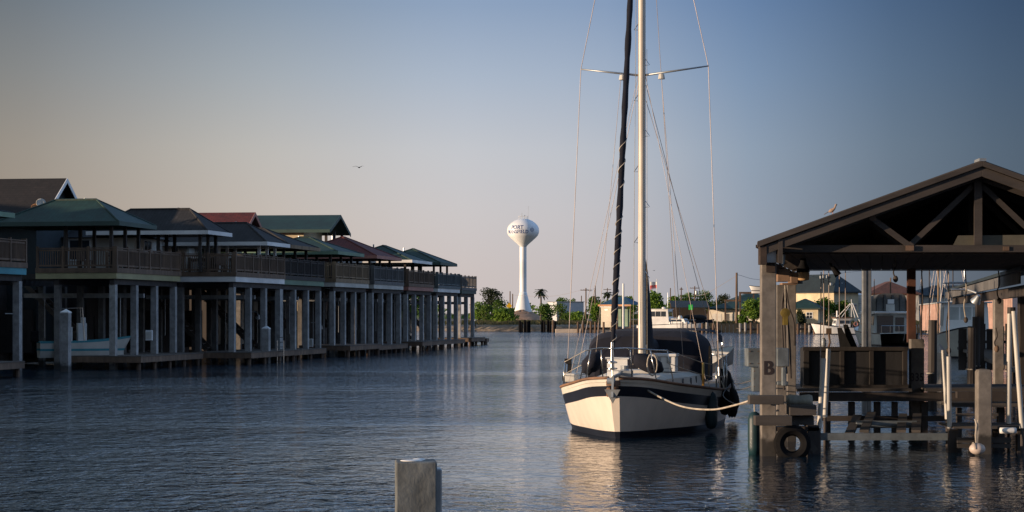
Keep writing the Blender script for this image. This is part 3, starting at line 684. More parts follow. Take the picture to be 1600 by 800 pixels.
MB().prism([(-1.2, 1.44, 1.2), (-1.35, 1.44, 1.2), (-1.1, 1.5, 2.05), (-.95, 1.5, 2.05)], (0, .05, 0)).build('dodger_side_flap', K['tanwood'], sb)
pn = MB(); pn.box((2.7, -.62, 1.2), (2.78, -.12, 1.78)); pn.box((2.66, -.66, 1.785), (2.82, -.08, 1.83)); pn.build('white_locker_front', K['white'], sb)
# covered bundles lashed to the bow rail
def lump(mb, c, r_, tilt, seed, n=14, k=10):
    rr = random.Random(seed); M_ = Matrix.Rotation(tilt, 3, 'X'); b = MB(); b.ell((0, 0, 0), r_, n, k)
    for v in b.v:
        u = v.normalized(); s_ = 1+.13*math.sin(u.x*7+seed)*math.cos(u.z*6+seed*2)+.07*math.sin(u.y*11+seed)
        v[:] = Vector(c)+M_@(v*s_)
    mb.add(b.v, b.f)
    return mb
lump(MB(), (4.15, -.78, 1.72), (.22, .2, .3), R(-38), 3).build('covered_bundle', K['canvas'], sb, smooth=True)
lump(MB(), (4.1, .55, 1.72), (.25, .4, .2), R(-22), 5).build('covered_bundle', K['canvas'], sb, smooth=True)
hp = MB(); cc = Vector((4.5, .72, 1.70))
hp.tube([cc+Vector((0, .12*math.cos(a/12*2*math.pi), .26*math.sin(a/12*2*math.pi))) for a in range(13)], .02, 6); hp.build('hose_loop', K['rope'], sb)
gn = MB(); gn.cbox((1.0, -1.9, 1.5), (.14, .16, .5)); gn.cbox((1.0, -1.9, 1.25), (.24, .26, .12)); gn.tube([(.9, -1.85, 1.1), (.9, -1.85, 1.75)], .02, 6); gn.build('rail_gear', K['blackcloth'], sb)
wp = MB(); wp.cbox((1.4, -1.75, 1.28), (.5, .3, .22)); wp.build('white_cushion', K['offwhite'], sb, bevel=.04)
# things carried on or hung from the sailboat
def ploc(x, y, z): return sb.matrix_basis @ Vector((x, y, z)) if False else Vector(sb.location)+Matrix.Rotation(SBROT, 3, 'Z')@Vector((x, y, z))
def onboat(name, label, cat, x, y, z, group=None):
    return thing(name, label, cat, ploc(x, y, z), SBROT, group)
t = onboat('storage_box', 'white lidded box standing on the cabin top of the sailboat', 'storage box', .43, .52, 1.42)
for v in lk.v: v -= Vector((.43, .7, 1.4))
full = lk; body = MB(); lid = MB()
body.v, body.f = full.v[:8], full.f[:6]; body.m = [0]*6; body.build('body', K['white'], t, bevel=.02)
lid.v, lid.f = full.v[8:16], [tuple(i-8 for i in f) for f in full.f[6:12]]; lid.m = [0]*6; lid.build('lid', K['white'], t, bevel=.02)
la = MB(); la.v, la.f = full.v[16:], [tuple(i-16 for i in f) for f in full.f[12:]]; la.m = [0]*len(la.f); la.build('latch', K['galv'], t)
t = onboat('fender', 'long teal fender hanging on the shaded side of the sailboat', 'fender', 2.0, 1.86, .02)
fb = MB(); fb.lathe([(.02, .03), (.1, .06), (.15, .16), (.155, .45), (.155, .75), (.1, .9), (.03, .96)], n=16); fb.build('body', K['tealfend'], t, smooth=True)
MB().tube([(0, 0, .95), (0, -.1, 1.25)], .015, 6).build('rope', K['rope'], t)
t = onboat('fender', 'second dark fender tucked behind the teal one on the hull side', 'fender', .7, 2.08, .3)
copyf = MB(); copyf.lathe([(.02, .03), (.1, .06), (.13, .14), (.13, .5), (.1, .62), (.03, .68)], n=14); copyf.build('body', K['black'], t, smooth=True); MB().tube([(0, 0, .66), (0, -.1, .9)], .015, 6).build('rope', K['rope'], t)
rg = MB(); rgs = []
for i, (z, w_, o_) in enumerate(((1.62, .1, -.2), (1.5, .2, -.15), (1.2, .24, -.1), (.95, .28, 0), (.75, .3, .08), (.5, .27, .13), (.25, .22, .14), (.1, .16, .15), (.02, .05, .15))):
    rgs.append([((w_*1.1+.05*math.sin(k*2.6+i*1.7))*math.cos(2*math.pi*k/14), o_+(w_+.06*math.sin(k*3.1+i))*math.sin(2*math.pi*k/14), z+.07*math.sin(k*2.2+i)) for k in range(14)])
rg.loft(rgs, close=True); o = rg.build('hanging_tarpaulin', K['blackcloth'], None, smooth=True); o.scale = (.7, .7, .8); o.location = ploc(-2.6, 1.86, .12); o.rotation_euler = (0, 0, SBROT)
tag(o, 'ragged black tarpaulin hanging over the stern quarter of the sailboat', 'tarpaulin')
t = onboat('dinghy', 'small white dinghy carried tilted across the stern of the sailboat', 'dinghy', -5.9, .7, 1.22)
dh = MB(); dst = [(-1.2, .5, .42, .42, 0), (-.4, .62, .5, .4, 0), (.5, .55, .38, .46, .05), (1.05, .28, .12, .56, .12), (1.25, .06, .03, .62, .2)]
rws = hull_mesh(dh, dst, [('z', 0, 0), ('z', .12, 0), ('z', .25, 0), ('s', .06, 0), ('s', 0, 0)])
o1 = dh.build('hull', K['white'], t, smooth='auto'); dk = MB(); deck_from(dk, rws, .02); lump(dk, (-.2, 0, .46), (.8, .4, .15), 0, 2); t.scale = (.82, .82, .82); o2 = dk.build('cover', K['offwhite'], t, smooth=True)
for o in (o1, o2): o.rotation_euler = (R(28), R(-14), R(90))
me = text_mesh('HEP', .22); me.materials.clear(); me.materials.append(K['ink'])
o = bpy.data.objects.new('lettering', me); COL.objects.link(o); o.parent = o1; o.rotation_euler = (R(80), 0, R(180-12)); o.location = (.3, .60, .3)
o.rotation_euler = (R(90), 0, R(180+8)); o.location = (.45, .585, .3)

def rope(label, pts, r_=.018, m='rope', group='mooring lines of the sailboat'):
    p0 = Vector(pts[0]); o = MB(p0).tube(catmull(pts, 8), r_, 6).build('mooring_line', K[m], smooth=True); o.location = p0
    return tag(o, label, 'rope', group)
rope('pale thick mooring line sagging from the bow of the sailboat to the boathouse post', [ploc(5.0, .35, 1.35), W(1010, 609, 44.6), W(1062, 634, 43.2), W(1110, 640, 42), W(1145, 634, 41), W(1174, 625, 40.1), W(1181, 622, 39.3)], .022)
rope('short pale line hanging down from the bow rail of the sailboat', [ploc(5.0, .3, 1.45), W(990, 598, 44.9), W(1003, 612, 44.6), W(1009, 620, 44.6)], .016)
rope('thin dark stern line, uppermost of three between sailboat and boathouse', [ploc(-3.5, 1.9, 1.1), W(1150, 600, 47), W(1178, 594, 41)], .012, 'greywood')
rope('thin dark stern line, middle one of three between sailboat and boathouse', [ploc(-3.4, 1.9, 1.05), W(1150, 609, 47), W(1178, 603, 41)], .012, 'greywood')
rope('thin dark stern line sagging lowest between sailboat and boathouse', [ploc(-1.2, 2.05, 1.05), W(1130, 618, 47), W(1152, 632, 44), W(1178, 628, 41)], .012, 'greywood')

# ---------------------------------------------------------------- near piling
K['nearpile'] = mat('worn_concrete_near', (.175, .19, .19), .9, .4, 7, bump=.6, big=.6, stretch=(1, 1, .7))
t = thing('piling', 'square concrete piling with droppings on its top rising alone in the near water', 'piling', W(648, 490, 14)*1)
t.location.z = 0; Yp = 14.; zt = W(0, 722, Yp).z
pb = MB(); pb.cbox((0, .15, (zt-3)/2), (.3, .3, zt+3), rz=R(5)); pb.build('post', K['nearpile'], t, bevel=.012)
gp = MB(); gp.cbox((.158, .2, (zt-3.06)/2+.0), (.06, .16, zt+2.94), rz=R(5)); gp.build('corner_strip', K['galv'], t, bevel=.01)
dr = MB(); dr.ell((-.03, .12, zt+.002), (.085, .07, .008), 14, 6); dr.ell((.02, .2, zt+.002), (.05, .06, .012), 12, 6); dr.build('droppings', K['white'], t, smooth=True)

# ---------------------------------------------------------------- the gabled boathouse on the right
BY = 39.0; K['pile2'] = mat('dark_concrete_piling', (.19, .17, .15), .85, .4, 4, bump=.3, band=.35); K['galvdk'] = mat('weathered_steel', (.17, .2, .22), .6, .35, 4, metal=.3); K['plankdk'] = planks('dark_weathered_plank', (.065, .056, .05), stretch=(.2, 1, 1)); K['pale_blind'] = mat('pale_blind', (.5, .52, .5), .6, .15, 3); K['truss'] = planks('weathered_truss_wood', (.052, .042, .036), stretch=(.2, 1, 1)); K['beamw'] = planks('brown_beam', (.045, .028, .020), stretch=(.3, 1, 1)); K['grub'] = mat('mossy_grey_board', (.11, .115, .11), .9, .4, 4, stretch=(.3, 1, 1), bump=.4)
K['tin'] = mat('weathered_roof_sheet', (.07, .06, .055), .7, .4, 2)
org = Vector((W(1528, 0, BY).x, BY, 0)); cx = 0
bh = thing('boathouse', 'open timber boathouse with gable roof on concrete posts at the right', 'boathouse', org)
def L3(px, py, Y): return W(px, py, Y)-org
half = L3(1528, 0, BY).x-L3(1184, 0, BY).x     # half width of the roof
zr = L3(0, 252, BY).z; ze = L3(0, 378, BY).z; DEP = 15.0
rf = MB()
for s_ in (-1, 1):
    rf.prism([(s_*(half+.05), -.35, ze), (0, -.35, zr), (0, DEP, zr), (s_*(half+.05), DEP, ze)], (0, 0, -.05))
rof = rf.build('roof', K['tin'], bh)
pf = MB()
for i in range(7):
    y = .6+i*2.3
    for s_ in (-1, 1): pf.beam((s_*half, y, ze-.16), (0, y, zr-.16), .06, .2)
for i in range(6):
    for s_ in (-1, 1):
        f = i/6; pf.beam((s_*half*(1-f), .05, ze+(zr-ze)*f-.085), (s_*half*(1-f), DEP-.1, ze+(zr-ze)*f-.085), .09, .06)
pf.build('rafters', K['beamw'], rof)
rk = MB()
for s_ in (-1, 1):
    rk.prism([(s_*(half+.06), -.4, ze-.02), (s_*(half+.06), -.4, ze-.12), (0, -.4, zr-.13), (0, -.4, zr-.02)], (0, .045, 0))
    rk.prism([(s_*(half-.0), -.345, ze-.125), (s_*(half-.0), -.345, ze-.3), (0, -.345, zr-.33), (0, -.345, zr-.135)], (0, .05, 0))
rk.build('rake_board', K['truss'], rof, bevel=.006)
MB().box((-.07, -.42, zr-.03), (.07, .1, zr+.03)).build('ridge_cap', K['galv'], rof)
zc0, zc1 = L3(0, 394, BY).z, L3(0, 383, BY).z
def truss(y, m='truss'):
    tr_ = MB(); tr_.box((-half+.25, y-.05, zc0), (half-.25, y+.05, zc1))
    tr_.box((-.08, y-.052, zc1+.002), (.08, y+.052, zr-.25))
    for s_ in (-1, 1):
        zz = lambda x: ze+(zr-ze)*(1-abs(x)/half)-.38
        tr_.beam((s_*.1, y+.07, zr-.5), (s_*1.38, y+.07, zc1-.0), .05, .11, up=(0, 0, 1)); tr_.beam((s_*2.15, y-.07, zz(2.15)), (s_*1.42, y-.07, zc1), .05, .11)
        tr_.beam((s_*(half-.05), y, zz(half)+.14), (0, y, zr-.3), .05, .16)
    o = tr_.build('truss', K[m], bh)
    pl_ = [((-.14, y-.1, zr-.36), (.14, y-.075, zr-.2)), ((.5, y-.08, zc0+.03), (.62, y-.055, zc1-.03))]
    for s_ in (-1, 1): pl_ += [((s_*1.4-.08, y-.112, zc0+.03), (s_*1.4+.08, y-.09, zc1-.01)), ((s_*2.15-.07, y-.112, zz(2.15)-.04), (s_*2.15+.07, y-.095, zz(2.15)+.1))]
    if y < 1:
        for p0, p1 in pl_: MB().box(p0, p1).build('gusset_plate', K['pilebrown'], o)
for i in range(7): truss(.02+i*2.4)
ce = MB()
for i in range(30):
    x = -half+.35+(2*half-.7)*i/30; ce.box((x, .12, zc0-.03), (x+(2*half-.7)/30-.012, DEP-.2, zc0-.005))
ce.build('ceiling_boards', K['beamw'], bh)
ply = MB(); ply.prism([(-.5, .11, zc1), (1.9, .11, zc1), (1.9, .11, zc1+.22), (-.4, .11, zc1+.2)], (0, .02, 0)); ply.build('plywood_panel', mat('grey_plywood', (.13, .12, .09), .9, .3, 2), bh)
for s_ in (-1, 1):
    eb = MB(); eb.box((s_*(half-.25)-.09, -.1, ze-.62), (s_*(half-.25)+.09, DEP-.1, ze-.42)); eb.build('eave_beam', K['beamw'], bh)
SK = .19
def skew(root):
    for k in kids(root):
        for v in k.data.vertices: v.co.x += SK*max(0, v.co.y)
        skew(k)
gw = MB(); gw.prism([(-half+.1, DEP-.1, ze-.1), (half-.1, DEP-.1, ze-.1), (0, DEP-.1, zr-.1)], (0, .05, 0)); gw.build('gable_boards', K['darkwood'], bh)
skew(bh)
fb_ = MB(); x0 = L3(1184, 0, BY).x; fb_.box((x0-.0, -.36, L3(0, 414, BY).z), (x0+.14, -.05, L3(0, 385, BY).z)); fb_.build('bracket', K['beamw'], bh, bevel=.008)
fb_ = MB(); fb_.box((x0+.145, -.2, L3(0, 411, BY).z), (L3(1211, 0, BY).x, .08, L3(0, 390, BY).z)); fb_.build('cap_block', K['galv'], bh, bevel=.01)
fb_ = MB(); fb_.box((L3(1212, 0, BY).x, -.36, L3(0, 412, BY).z), (L3(1219, 0, BY).x, -.2, L3(0, 375, BY).z)); fb_.build('bracket', K['truss'], bh)
# post marked B
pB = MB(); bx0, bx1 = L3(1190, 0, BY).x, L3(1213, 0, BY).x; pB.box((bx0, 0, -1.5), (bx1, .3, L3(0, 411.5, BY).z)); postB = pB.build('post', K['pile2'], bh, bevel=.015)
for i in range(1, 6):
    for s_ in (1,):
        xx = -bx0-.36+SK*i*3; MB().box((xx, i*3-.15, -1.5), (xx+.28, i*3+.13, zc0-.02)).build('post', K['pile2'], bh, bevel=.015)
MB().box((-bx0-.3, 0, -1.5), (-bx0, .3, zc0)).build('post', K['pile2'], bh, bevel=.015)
def sign_text(body, size, c, par, m, rx=90, sx=1, name='lettering'):
    me = text_mesh(body, size); me.materials.clear(); me.materials.append(m)
    o = bpy.data.objects.new(name, me); COL.objects.link(o); o.parent = par; o.location = c; o.rotation_euler = (R(rx), 0, 0); o.scale = (sx, 1, 1); return o
K['stencil'] = mat('black_stencil_paint', (.02, .012, .014), .8, .2, 5)
cB = L3(1201, 576, BY); o = sign_text('B', .40, (cB.x, -.004, cB.z), bh, K['stencil'], sx=.95); 
me = o.data
# the strokes of the stencil letter are thickened
ob = sign_text('B', .40, (cB.x+.012, -.0045, cB.z), bh, K['stencil'], sx=.95); sign_text('B', .385, (cB.x-.012, -.005, cB.z), bh, K['stencil'], sx=.95)
# far cross beam, brown post with number
pm = MB(); a = L3(1419, 423, 52); b_ = L3(1431, 535, 52); pm.box((a.x, a.y, b_.z), (b_.x, a.y+.2, zc0-.04)); pm.build('post', mat('rusty_post', (.11, .045, .028), .85, .4, 3), bh)
pm = MB(); a = L3(1424, 530, 47); b_ = L3(1444, 622, 47); pm.box((a.x, a.y, -1.2), (b_.x, a.y+.3, a.z)); pm.build('post', K['pile2'], bh)
cn = L3(1433, 590, 47); sign_text('335', .28, (cn.x, 47-BY-.004, cn.z), bh, K['stencil'], sx=.8, name='number')
pm = MB()
for px0, px1, Y in ((1300, 1600, 53.5),): a = L3(px0-60, 408, Y); pm.box((-half+.3+SK*14.5, a.y, L3(0, 423, Y).z), (half-.3+SK*14.5, a.y+.2, zc0-.04))
pm.build('cross_beam', K['beamw'], bh)
K['corb'] = mat('tan_board', (.27, .17, .11), .85, .3, 3)
for x0_, y0_, x1_, y1_, Y, d in ((1215, 420, 1234, 440, 40.2, .5), (1236, 425, 1247, 444, 41.6, .5), (1222, 442, 1246, 445, 40.6, .4)):
    MB(org).pbox(x0_, y0_, x1_, y1_, Y, d).build('corbel_block', K['corb'], bh, bevel=.01)
for px0, px1, Y in ((1214, 1229, 41.5), (1230, 1244, 43.5)):
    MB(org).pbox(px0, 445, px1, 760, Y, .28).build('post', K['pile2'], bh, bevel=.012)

# platform and fittings round post B
pf_ = thing('boathouse_platform', 'narrow mooring platform of grey planks bolted round the post marked B', 'platform', org)
for x0_, y0_, x1_, y1_, Y, d, m, nm in ((1171, 618, 1225, 632, 38.55, .3, 'plankdk', 'plank'), (1180, 650, 1238, 665, 38.55, .3, 'plankdk', 'plank'), (1236, 650, 1272, 664, 39.3, .25, 'plankdk', 'plank'),
    (1234, 633, 1276, 649, 39.0, 1.6, 'plankdk', 'plank'), (1190, 667, 1280, 674, 39.6, .4, 'darkwood', 'plank'), (1262, 665, 1280, 740, 39.6, .3, 'darkwood', 'support')):
    MB(org).pbox(x0_, y0_, x1_, y1_, Y, d).build(nm, K[m], pf_, bevel=.01)
br = MB(); br.beam(L3(1238, 660, 39.2), L3(1274, 705, 39.2), .08, .14); br.build('brace', K['plankdk'], pf_)
wh = thing('winch_cabinet', 'grey blue steel lift motor housing beside the post marked B', 'lift motor', org)
for x0_, y0_, x1_, y1_, Y, d, nm in ((1168, 544, 1189.5, 573, 39.6, .5, 'housing'), (1176, 574, 1188, 612, 39.7, .3, 'bracket'), (1214, 544, 1233, 573, 39.6, .5, 'housing'), (1222, 574, 1229, 603, 39.6, .14, 'bracket'), (1214, 596, 1232, 602, 39.8, .12, 'bracket')):
    MB(org).pbox(x0_, y0_, x1_, y1_, Y, d).build(nm, K['galvdk'], wh, bevel=.02)
bd = MB(org); 
for px, py in ((1172, 549), (1185, 549), (1172, 568), (1185, 568), (1179, 580), (1179, 592), (1179, 604)): bd.pbox(px-.8, py-.8, px+.8, py+.8, 39.58, .05)
bd.build('bolt', K['pilebrown'], wh)
t = thing('fender_buoy', 'dirty white cylindrical fender lying on the platform beside the post marked B', 'fender', W(1249, 634, 39.4))
q = MB(); q.lathe([(.02, -.27), (.1, -.26), (.12, -.2), (.105, -.05), (.09, 0), (.105, .05), (.12, .2), (.1, .26), (.02, .27)], (0, 0, .115), 16, axis='x'); q.build('body', mat('dirty_white_vinyl', (.30, .28, .22), .6, .5, 4), t, smooth=True)
t = thing('tyre', 'big black tractor tyre hung as a fender half in the water under the platform', 'tyre', W(1238, 698, 39.0)); t.location.z = .26
q = MB(); rr_ = []
for k in range(40):
    a = 2*math.pi*k/40; lug = 1+.05*(k % 2)
    rr_.append([((.27+.11*math.cos(b*math.pi/4)*(lug if math.cos(b*math.pi/4) > 0 else 1))*math.cos(a), .14*math.sin(b*math.pi/4), (.27+.11*math.cos(b*math.pi/4)*(lug if math.cos(b*math.pi/4) > 0 else 1))*math.sin(a)) for b in range(8)])
rr_.append(rr_[0]); q.loft(rr_, close=True); q.build('body', K['black'], t)
t = thing('hanging_fender', 'dark teal drum fender hanging in the water left of the post marked B', 'fender', W(1179, 690, 39.6)); t.location.z = .1
q = MB(); q.lathe([(.03, -.15), (.12, -.1), (.14, .05), (.14, .62), (.1, .74), (.03, .78)], n=16); q.build('body', K['tealfend'], t, smooth=True); MB().tube([(0, 0, .77), (0, .05, 1.0)], .015, 6).build('rope', K['rope'], t)
# rope hanks and block by the second post
t = thing('rope_hank', 'long loops of dark hose and rope hanging from the corbel behind the post marked B', 'rope', W(1227, 445, 41))
q = MB()
for i, (dx, ln) in enumerate(((0, 1.9), (.09, 2.0), (.17, 1.3), (-.06, 2.25))):
    q.tube(catmull([(0, 0, 0), (dx*.7-.04, -.02*i, -.5), (dx, -.03*i, -ln*.6), (dx+.03, -.02, -ln)], 6), .02, 6)
q.build('loop', K['darkwood'], t)
t = thing('pulley_block', 'yellow pulley block hanging on lines behind the post marked B', 'pulley', W(1227, 500, 40.6))
q = MB(); q.lathe([(.03, -.05), (.1, -.04), (.1, .04), (.03, .05)], (0, 0, .15), 14, axis='y'); q.cbox((0, 0, .02), (.1, .09, .25)); q.build('body', mat('yellow_block', (.17, .12, .015), .6, .3, 5), t); MB().tube([(0, 0, .2), (0, .05, .75)], .012, 5).build('line', K['rope'], t)
t = thing('lamp', 'barn lamp with black cap and tan glass hanging under the left eave of the boathouse', 'lamp', W(1255, 440, 42.5))
q = MB(); q.lathe([(.05, .02), (.13, .04), (.14, .2), (.12, .21)], n=16); q.build('shade', mat('tan_lamp_glass', (.5, .32, .16), .5, .1, 2), t, smooth=True); q = MB(); q.lathe([(.15, .212), (.13, .3), (.07, .42), (.05, .62), (.02, .63)], n=16); q.build('cap', K['black'], t, smooth=True)
t = thing('floodlight', 'small floodlight hanging from the ceiling boards of the boathouse', 'floodlight', W(1302, 424, 46))
q = MB(); q.tube([(-.12, 0, .35), (-.05, 0, .12), (0, 0, .05)], .025, 6); q.tube([(-.02, 0, .1), (.12, -.02, -.1)], [.05, .09], 10); q.build('body', K['black'], t)
t = thing('rag', 'pale blue rag tucked beside the left roof bracket of the boathouse', 'rag', W(1222, 412, 39.3)); q = MB(); lump(q, (0, 0, .12), (.07, .06, .17), R(10), 4, 10, 7); q.build('cloth', mat('pale_blue_rag', (.3, .36, .4), .9, .3, 8), t, smooth=True)
# dove on the roof
def bird(label, loc, rz, s_=1):
    t = thing('dove', label, 'bird', loc, rz)
    q = MB(); pts = catmull([(-.16, 0, .07), (-.08, 0, .1), (.0, 0, .14), (.07, 0, .2), (.1, 0, .27), (.125, 0, .31), (.15, 0, .315)], 4)
    n = len(pts); prof = [.012, .02, .035, .05, .06, .066, .068, .066, .062, .055, .05, .043, .036, .032, .03, .03, .032, .034, .036, .036, .034, .03, .024, .014, .006][:n]
    while len(prof) < n: prof.append(.006)
    q.tube(pts, prof, 12); b = q.build('body', mat('dove_plumage', (.34, .24, .18), .8, .3, 20), t, smooth=True)
    q = MB(); q.prism([(-.16, -.03, .08), (-.3, -.025, .0), (-.3, .025, .0), (-.16, .03, .08)], (0, 0, -.012)); q.build('tail', mat('dove_tail', (.2, .14, .11), .8, .2, 20), t)
    q = MB(); q.tube([(0, .02, .09), (.01, .02, 0)], .006, 5); q.tube([(0, -.02, .09), (.01, -.02, 0)], .006, 5); q.build('legs', K['pinkf'], t)
    q = MB(); q.tube([(.148, 0, .314), (.18, 0, .305)], [.008, .002], 5); q.build('beak', K['black'], t); t.scale = (s_,)*3; return t
fr_ = 1-(1528-1301)/(1528-1184)
bird('brown dove perched on the left slope of the boathouse roof', Vector((W(1301, 0, BY-.2).x, BY-.2, ze+(zr-ze)*fr_+.0)), R(-30), .6)

# walkway with panelled box behind
wk = thing('walkway', 'raised timber walkway on piles across the back of the boat slip', 'walkway', org)
q = MB(org); q.pbox(1246, 607, 1425, 612, 46.4, 3)
q.build('deck_boards', K['plankdk'], wk); MB(org).pbox(1250, 613, 1640, 627, 46.5, .12).build('edge_board', K['darkwood'], wk)
MB(org).pbox(1446, 607, 1640, 612, 46.4, 3).build('deck_boards', K['plankdk'], wk)
for a0, a1 in ((1327, 1336), (1367, 1376), (1395, 1403), (1258, 1270), (1290, 1298), (1440, 1450)):
    MB(org).pbox(a0, 628, a1, 720, 46.7, .18).build('pile', K['darkwood'], wk)
bx_ = thing('panelled_box', 'long dark panelled timber box standing on the walkway', 'box', org)
q = MB(org); q.pbox(1258, 544, 1417, 605, 46.9, .8); K['panel'] = planks('dark_panel', (.018, .018, .020)); K['batten'] = planks('dark_batten', (.024, .019, .016)); q.build('body', K['panel'], bx_)
for a0, a1 in ((1256, 1264), (1313, 1319), (1359, 1365), (1411, 1418)):
    MB(org).pbox(a0, 548.5, a1, 601, 46.8, .09).build('batten', K['batten'], bx_)
MB(org).pbox(1255, 542, 1419, 548, 46.79, .1).build('batten', K['batten'], bx_); MB(org).pbox(1255, 601.5, 1419, 606.5, 46.79, .1).build('batten', K['batten'], bx_)
# lift cradle
cr = thing('boat_lift', 'empty boat lift cradle of grey beams and rusty bunk boards low over the water', 'boat lift', org)
MB(org).pbox(1279, 677, 1486, 688, 41.8, .14).build('beam', K['galvdk'], cr); MB(org).pbox(1279, 650, 1486, 658, 45.4, .14).build('beam', K['darkwood'], cr)
q = MB(); q.tube([L3(1338, 663, 43.6), L3(1432, 663, 43.6)], .085, 12); q.build('pipe', K['galvdk'], cr, smooth='auto')
for (a0, b0), (a1, b1) in (((1327, 680), (1340, 650)), ((1350, 676), (1362, 645)), ((1408, 676), (1411, 648)), ((1431, 676), (1433, 648))):
    q = MB(); q.beam(L3(a0, b0-2, 41.9), L3(a1, b1, 45.5), .2, .06); q.build('bunk_board', K['plankdk'], cr)
for a, b_ in ((1281, 677), (1484, 677)):
    q = MB(); q.tube([L3(a, b_, 42), L3(a+ (2 if a < 1300 else -2), 425, 42)], .012, 5); q.build('cable', K['wire'], cr)
# guide poles
K['pvc'] = mat('white_pvc', (.55, .53, .48), .5, .2, 2, stretch=(1, 1, .3))
for i, (a0, b0, a1, b1, Y, lab) in enumerate(((1280, 669, 1287, 560, 40.2, 'short white guide pole leaning at the left side of the boat slip'), (1289, 652, 1294.5, 545, 42.2, 'taller white guide pole at the left side of the boat slip, behind the short one'),
    (1480, 655, 1474.5, 547, 42.2, 'taller white guide pole at the right side of the slip, left of its pair'), (1483.5, 669, 1482, 557, 40.2, 'white guide pole at the right side of the slip, right of its pair'),
    (1576, 662, 1577.5, 490, 40.6, 'long white guide pole near the right edge, left of its pair'), (1597, 669, 1584, 486, 39.6, 'long white guide pole leaning at the far right edge'))):
    a = W(a0, b0, Y); t = thing('guide_pole', lab, 'pole', a, 0, 'white guide poles of the boat slips')
    q = MB(); q.tube([(0, 0, 0), W(a1, b1, Y)-a], .052, 12); q.build('tube', K['pvc'], t, smooth='auto')
    q = MB(); q.tube([(0, 0, -1.0), (0, 0, 0)], .035, 8); q.build('foot', K['darkwood'], t)
# right hand dock
rd_ = thing('dock', 'low cluttered dock of grey planks at the bottom right corner', 'dock', org)
for x0_, y0_, x1_, y1_, Y, d, m, nm in ((1490, 666, 1640, 670, 40.0, 1.4, 'plankdk', 'plank'), (1496, 684, 1580, 692, 39.9, .12, 'plankdk', 'plank'), (1496, 693.5, 1580, 700, 39.9, .12, 'plankdk', 'plank'), (1490, 630, 1640, 636, 43, 1.2, 'plankdk', 'plank'), (1495, 646, 1560, 650, 41.6, .1, 'plankdk', 'plank'), (1496, 612, 1640, 622, 44.5, .2, 'darkwood', 'plank')):
    MB(org).pbox(x0_, y0_, x1_, y1_, Y, d).build(nm, K[m], rd_)
for a0, a1, Y in ((1484, 1497, 40.1), (1553, 1560, 40.4), (1590, 1602, 40.2), (1496, 1503, 43.2), (1560, 1570, 43.4)):
    MB(org).pbox(a0, 671 if Y < 42 else 637, a1, 760, Y, .16).build('pile', K['darkwood'], rd_)
t = thing('piling', 'grey square concrete piling with worn rounded head between the guide poles at the right', 'piling', W(1536.5, 490, 39.7)); t.location.z = 0
q = MB(); zt = W(0, 577, 39.7).z; q.lathe([(.205, -1.3), (.205, zt-.06), (.18, zt-.01), (.06, zt+.01)], n=4); 
for v in q.v: v[:] = Matrix.Rotation(R(45), 3, 'Z')@v
q.build('post', K['pile2'], t, bevel=.02)
t = thing('mooring_buoy', 'round pinkish white buoy hanging on a rope just over the water', 'buoy', W(1527, 719, 39.2)); t.location.z = .02
q = MB(); q.ell((0, 0, .12), (.165, .14, .12), 18, 12); q.build('body', mat('buoy_white', (.6, .5, .44), .5, .15, 3), t, smooth=True)
q = MB(); q.tube([(-.02, 0, .23), (-.03, .02, .4), (0, .05, .6), (-.02, .1, .72)], .018, 6); q.tube([(0, 0, .24), (.02, .03, .45), (.03, .08, .7)], .014, 6); q.tube([(-.08+.0*a, -.145*math.cos(a/8*3), .12+.125*math.sin(a/8*3)) for a in range(0, 9)], .01, 5); q.build('rope', K['rope'], t)
t = thing('fender_buoy', 'small white cylinder fender lying on the dock edge near the right edge', 'fender', W(1575, 678, 39.5))
q = MB(); q.lathe([(.02, -.17), (.06, -.165), (.065, -.1), (.065, .1), (.06, .165), (.02, .17)], (0, 0, .07), 12, axis='x'); q.build('body', K['white'], t, smooth=True)

for i, (px, Y, y0, y1, lab) in enumerate(((1440, 50, 423, 540, 'dark line hanging beside the rusty post'), (1481, 47, 423, 548, 'dark line hanging above the right pair of guide poles'), (1508, 51, 423, 500, 'line with a knot hanging left of the funnel floodlight'), (1560, 48, 423, 470, 'short line hanging near the right edge of the ceiling'), (1398, 44, 400, 436, 'short hooked line hanging left of the rusty post'), (1556, 44, 512, 545, 'dark line with round float hanging left of the long guide poles'))):
    z0, z1 = W(0, y1, Y).z, W(0, y0, Y).z; t = thing('hanging_line', lab, 'rope', (W(px, 0, Y).x, Y, z0), 0, 'lines hanging in the boathouse')
    q = MB(); q.tube(catmull([(0, 0, z1-z0), (.03, 0, (z1-z0)*.6), (-.03, 0, (z1-z0)*.3), (.02, 0, 0)], 6), .016, 6); q.build('line', K['darkwood'] if i != 2 else K['rope'], t)
    q = MB(); q.ell((.02, 0, 0), (.06, .06, .08), 10, 8); q.build('knot', K['darkwood'] if i != 5 else K['orangef'] if 'orangef' in K else K['pilebrown'], t)

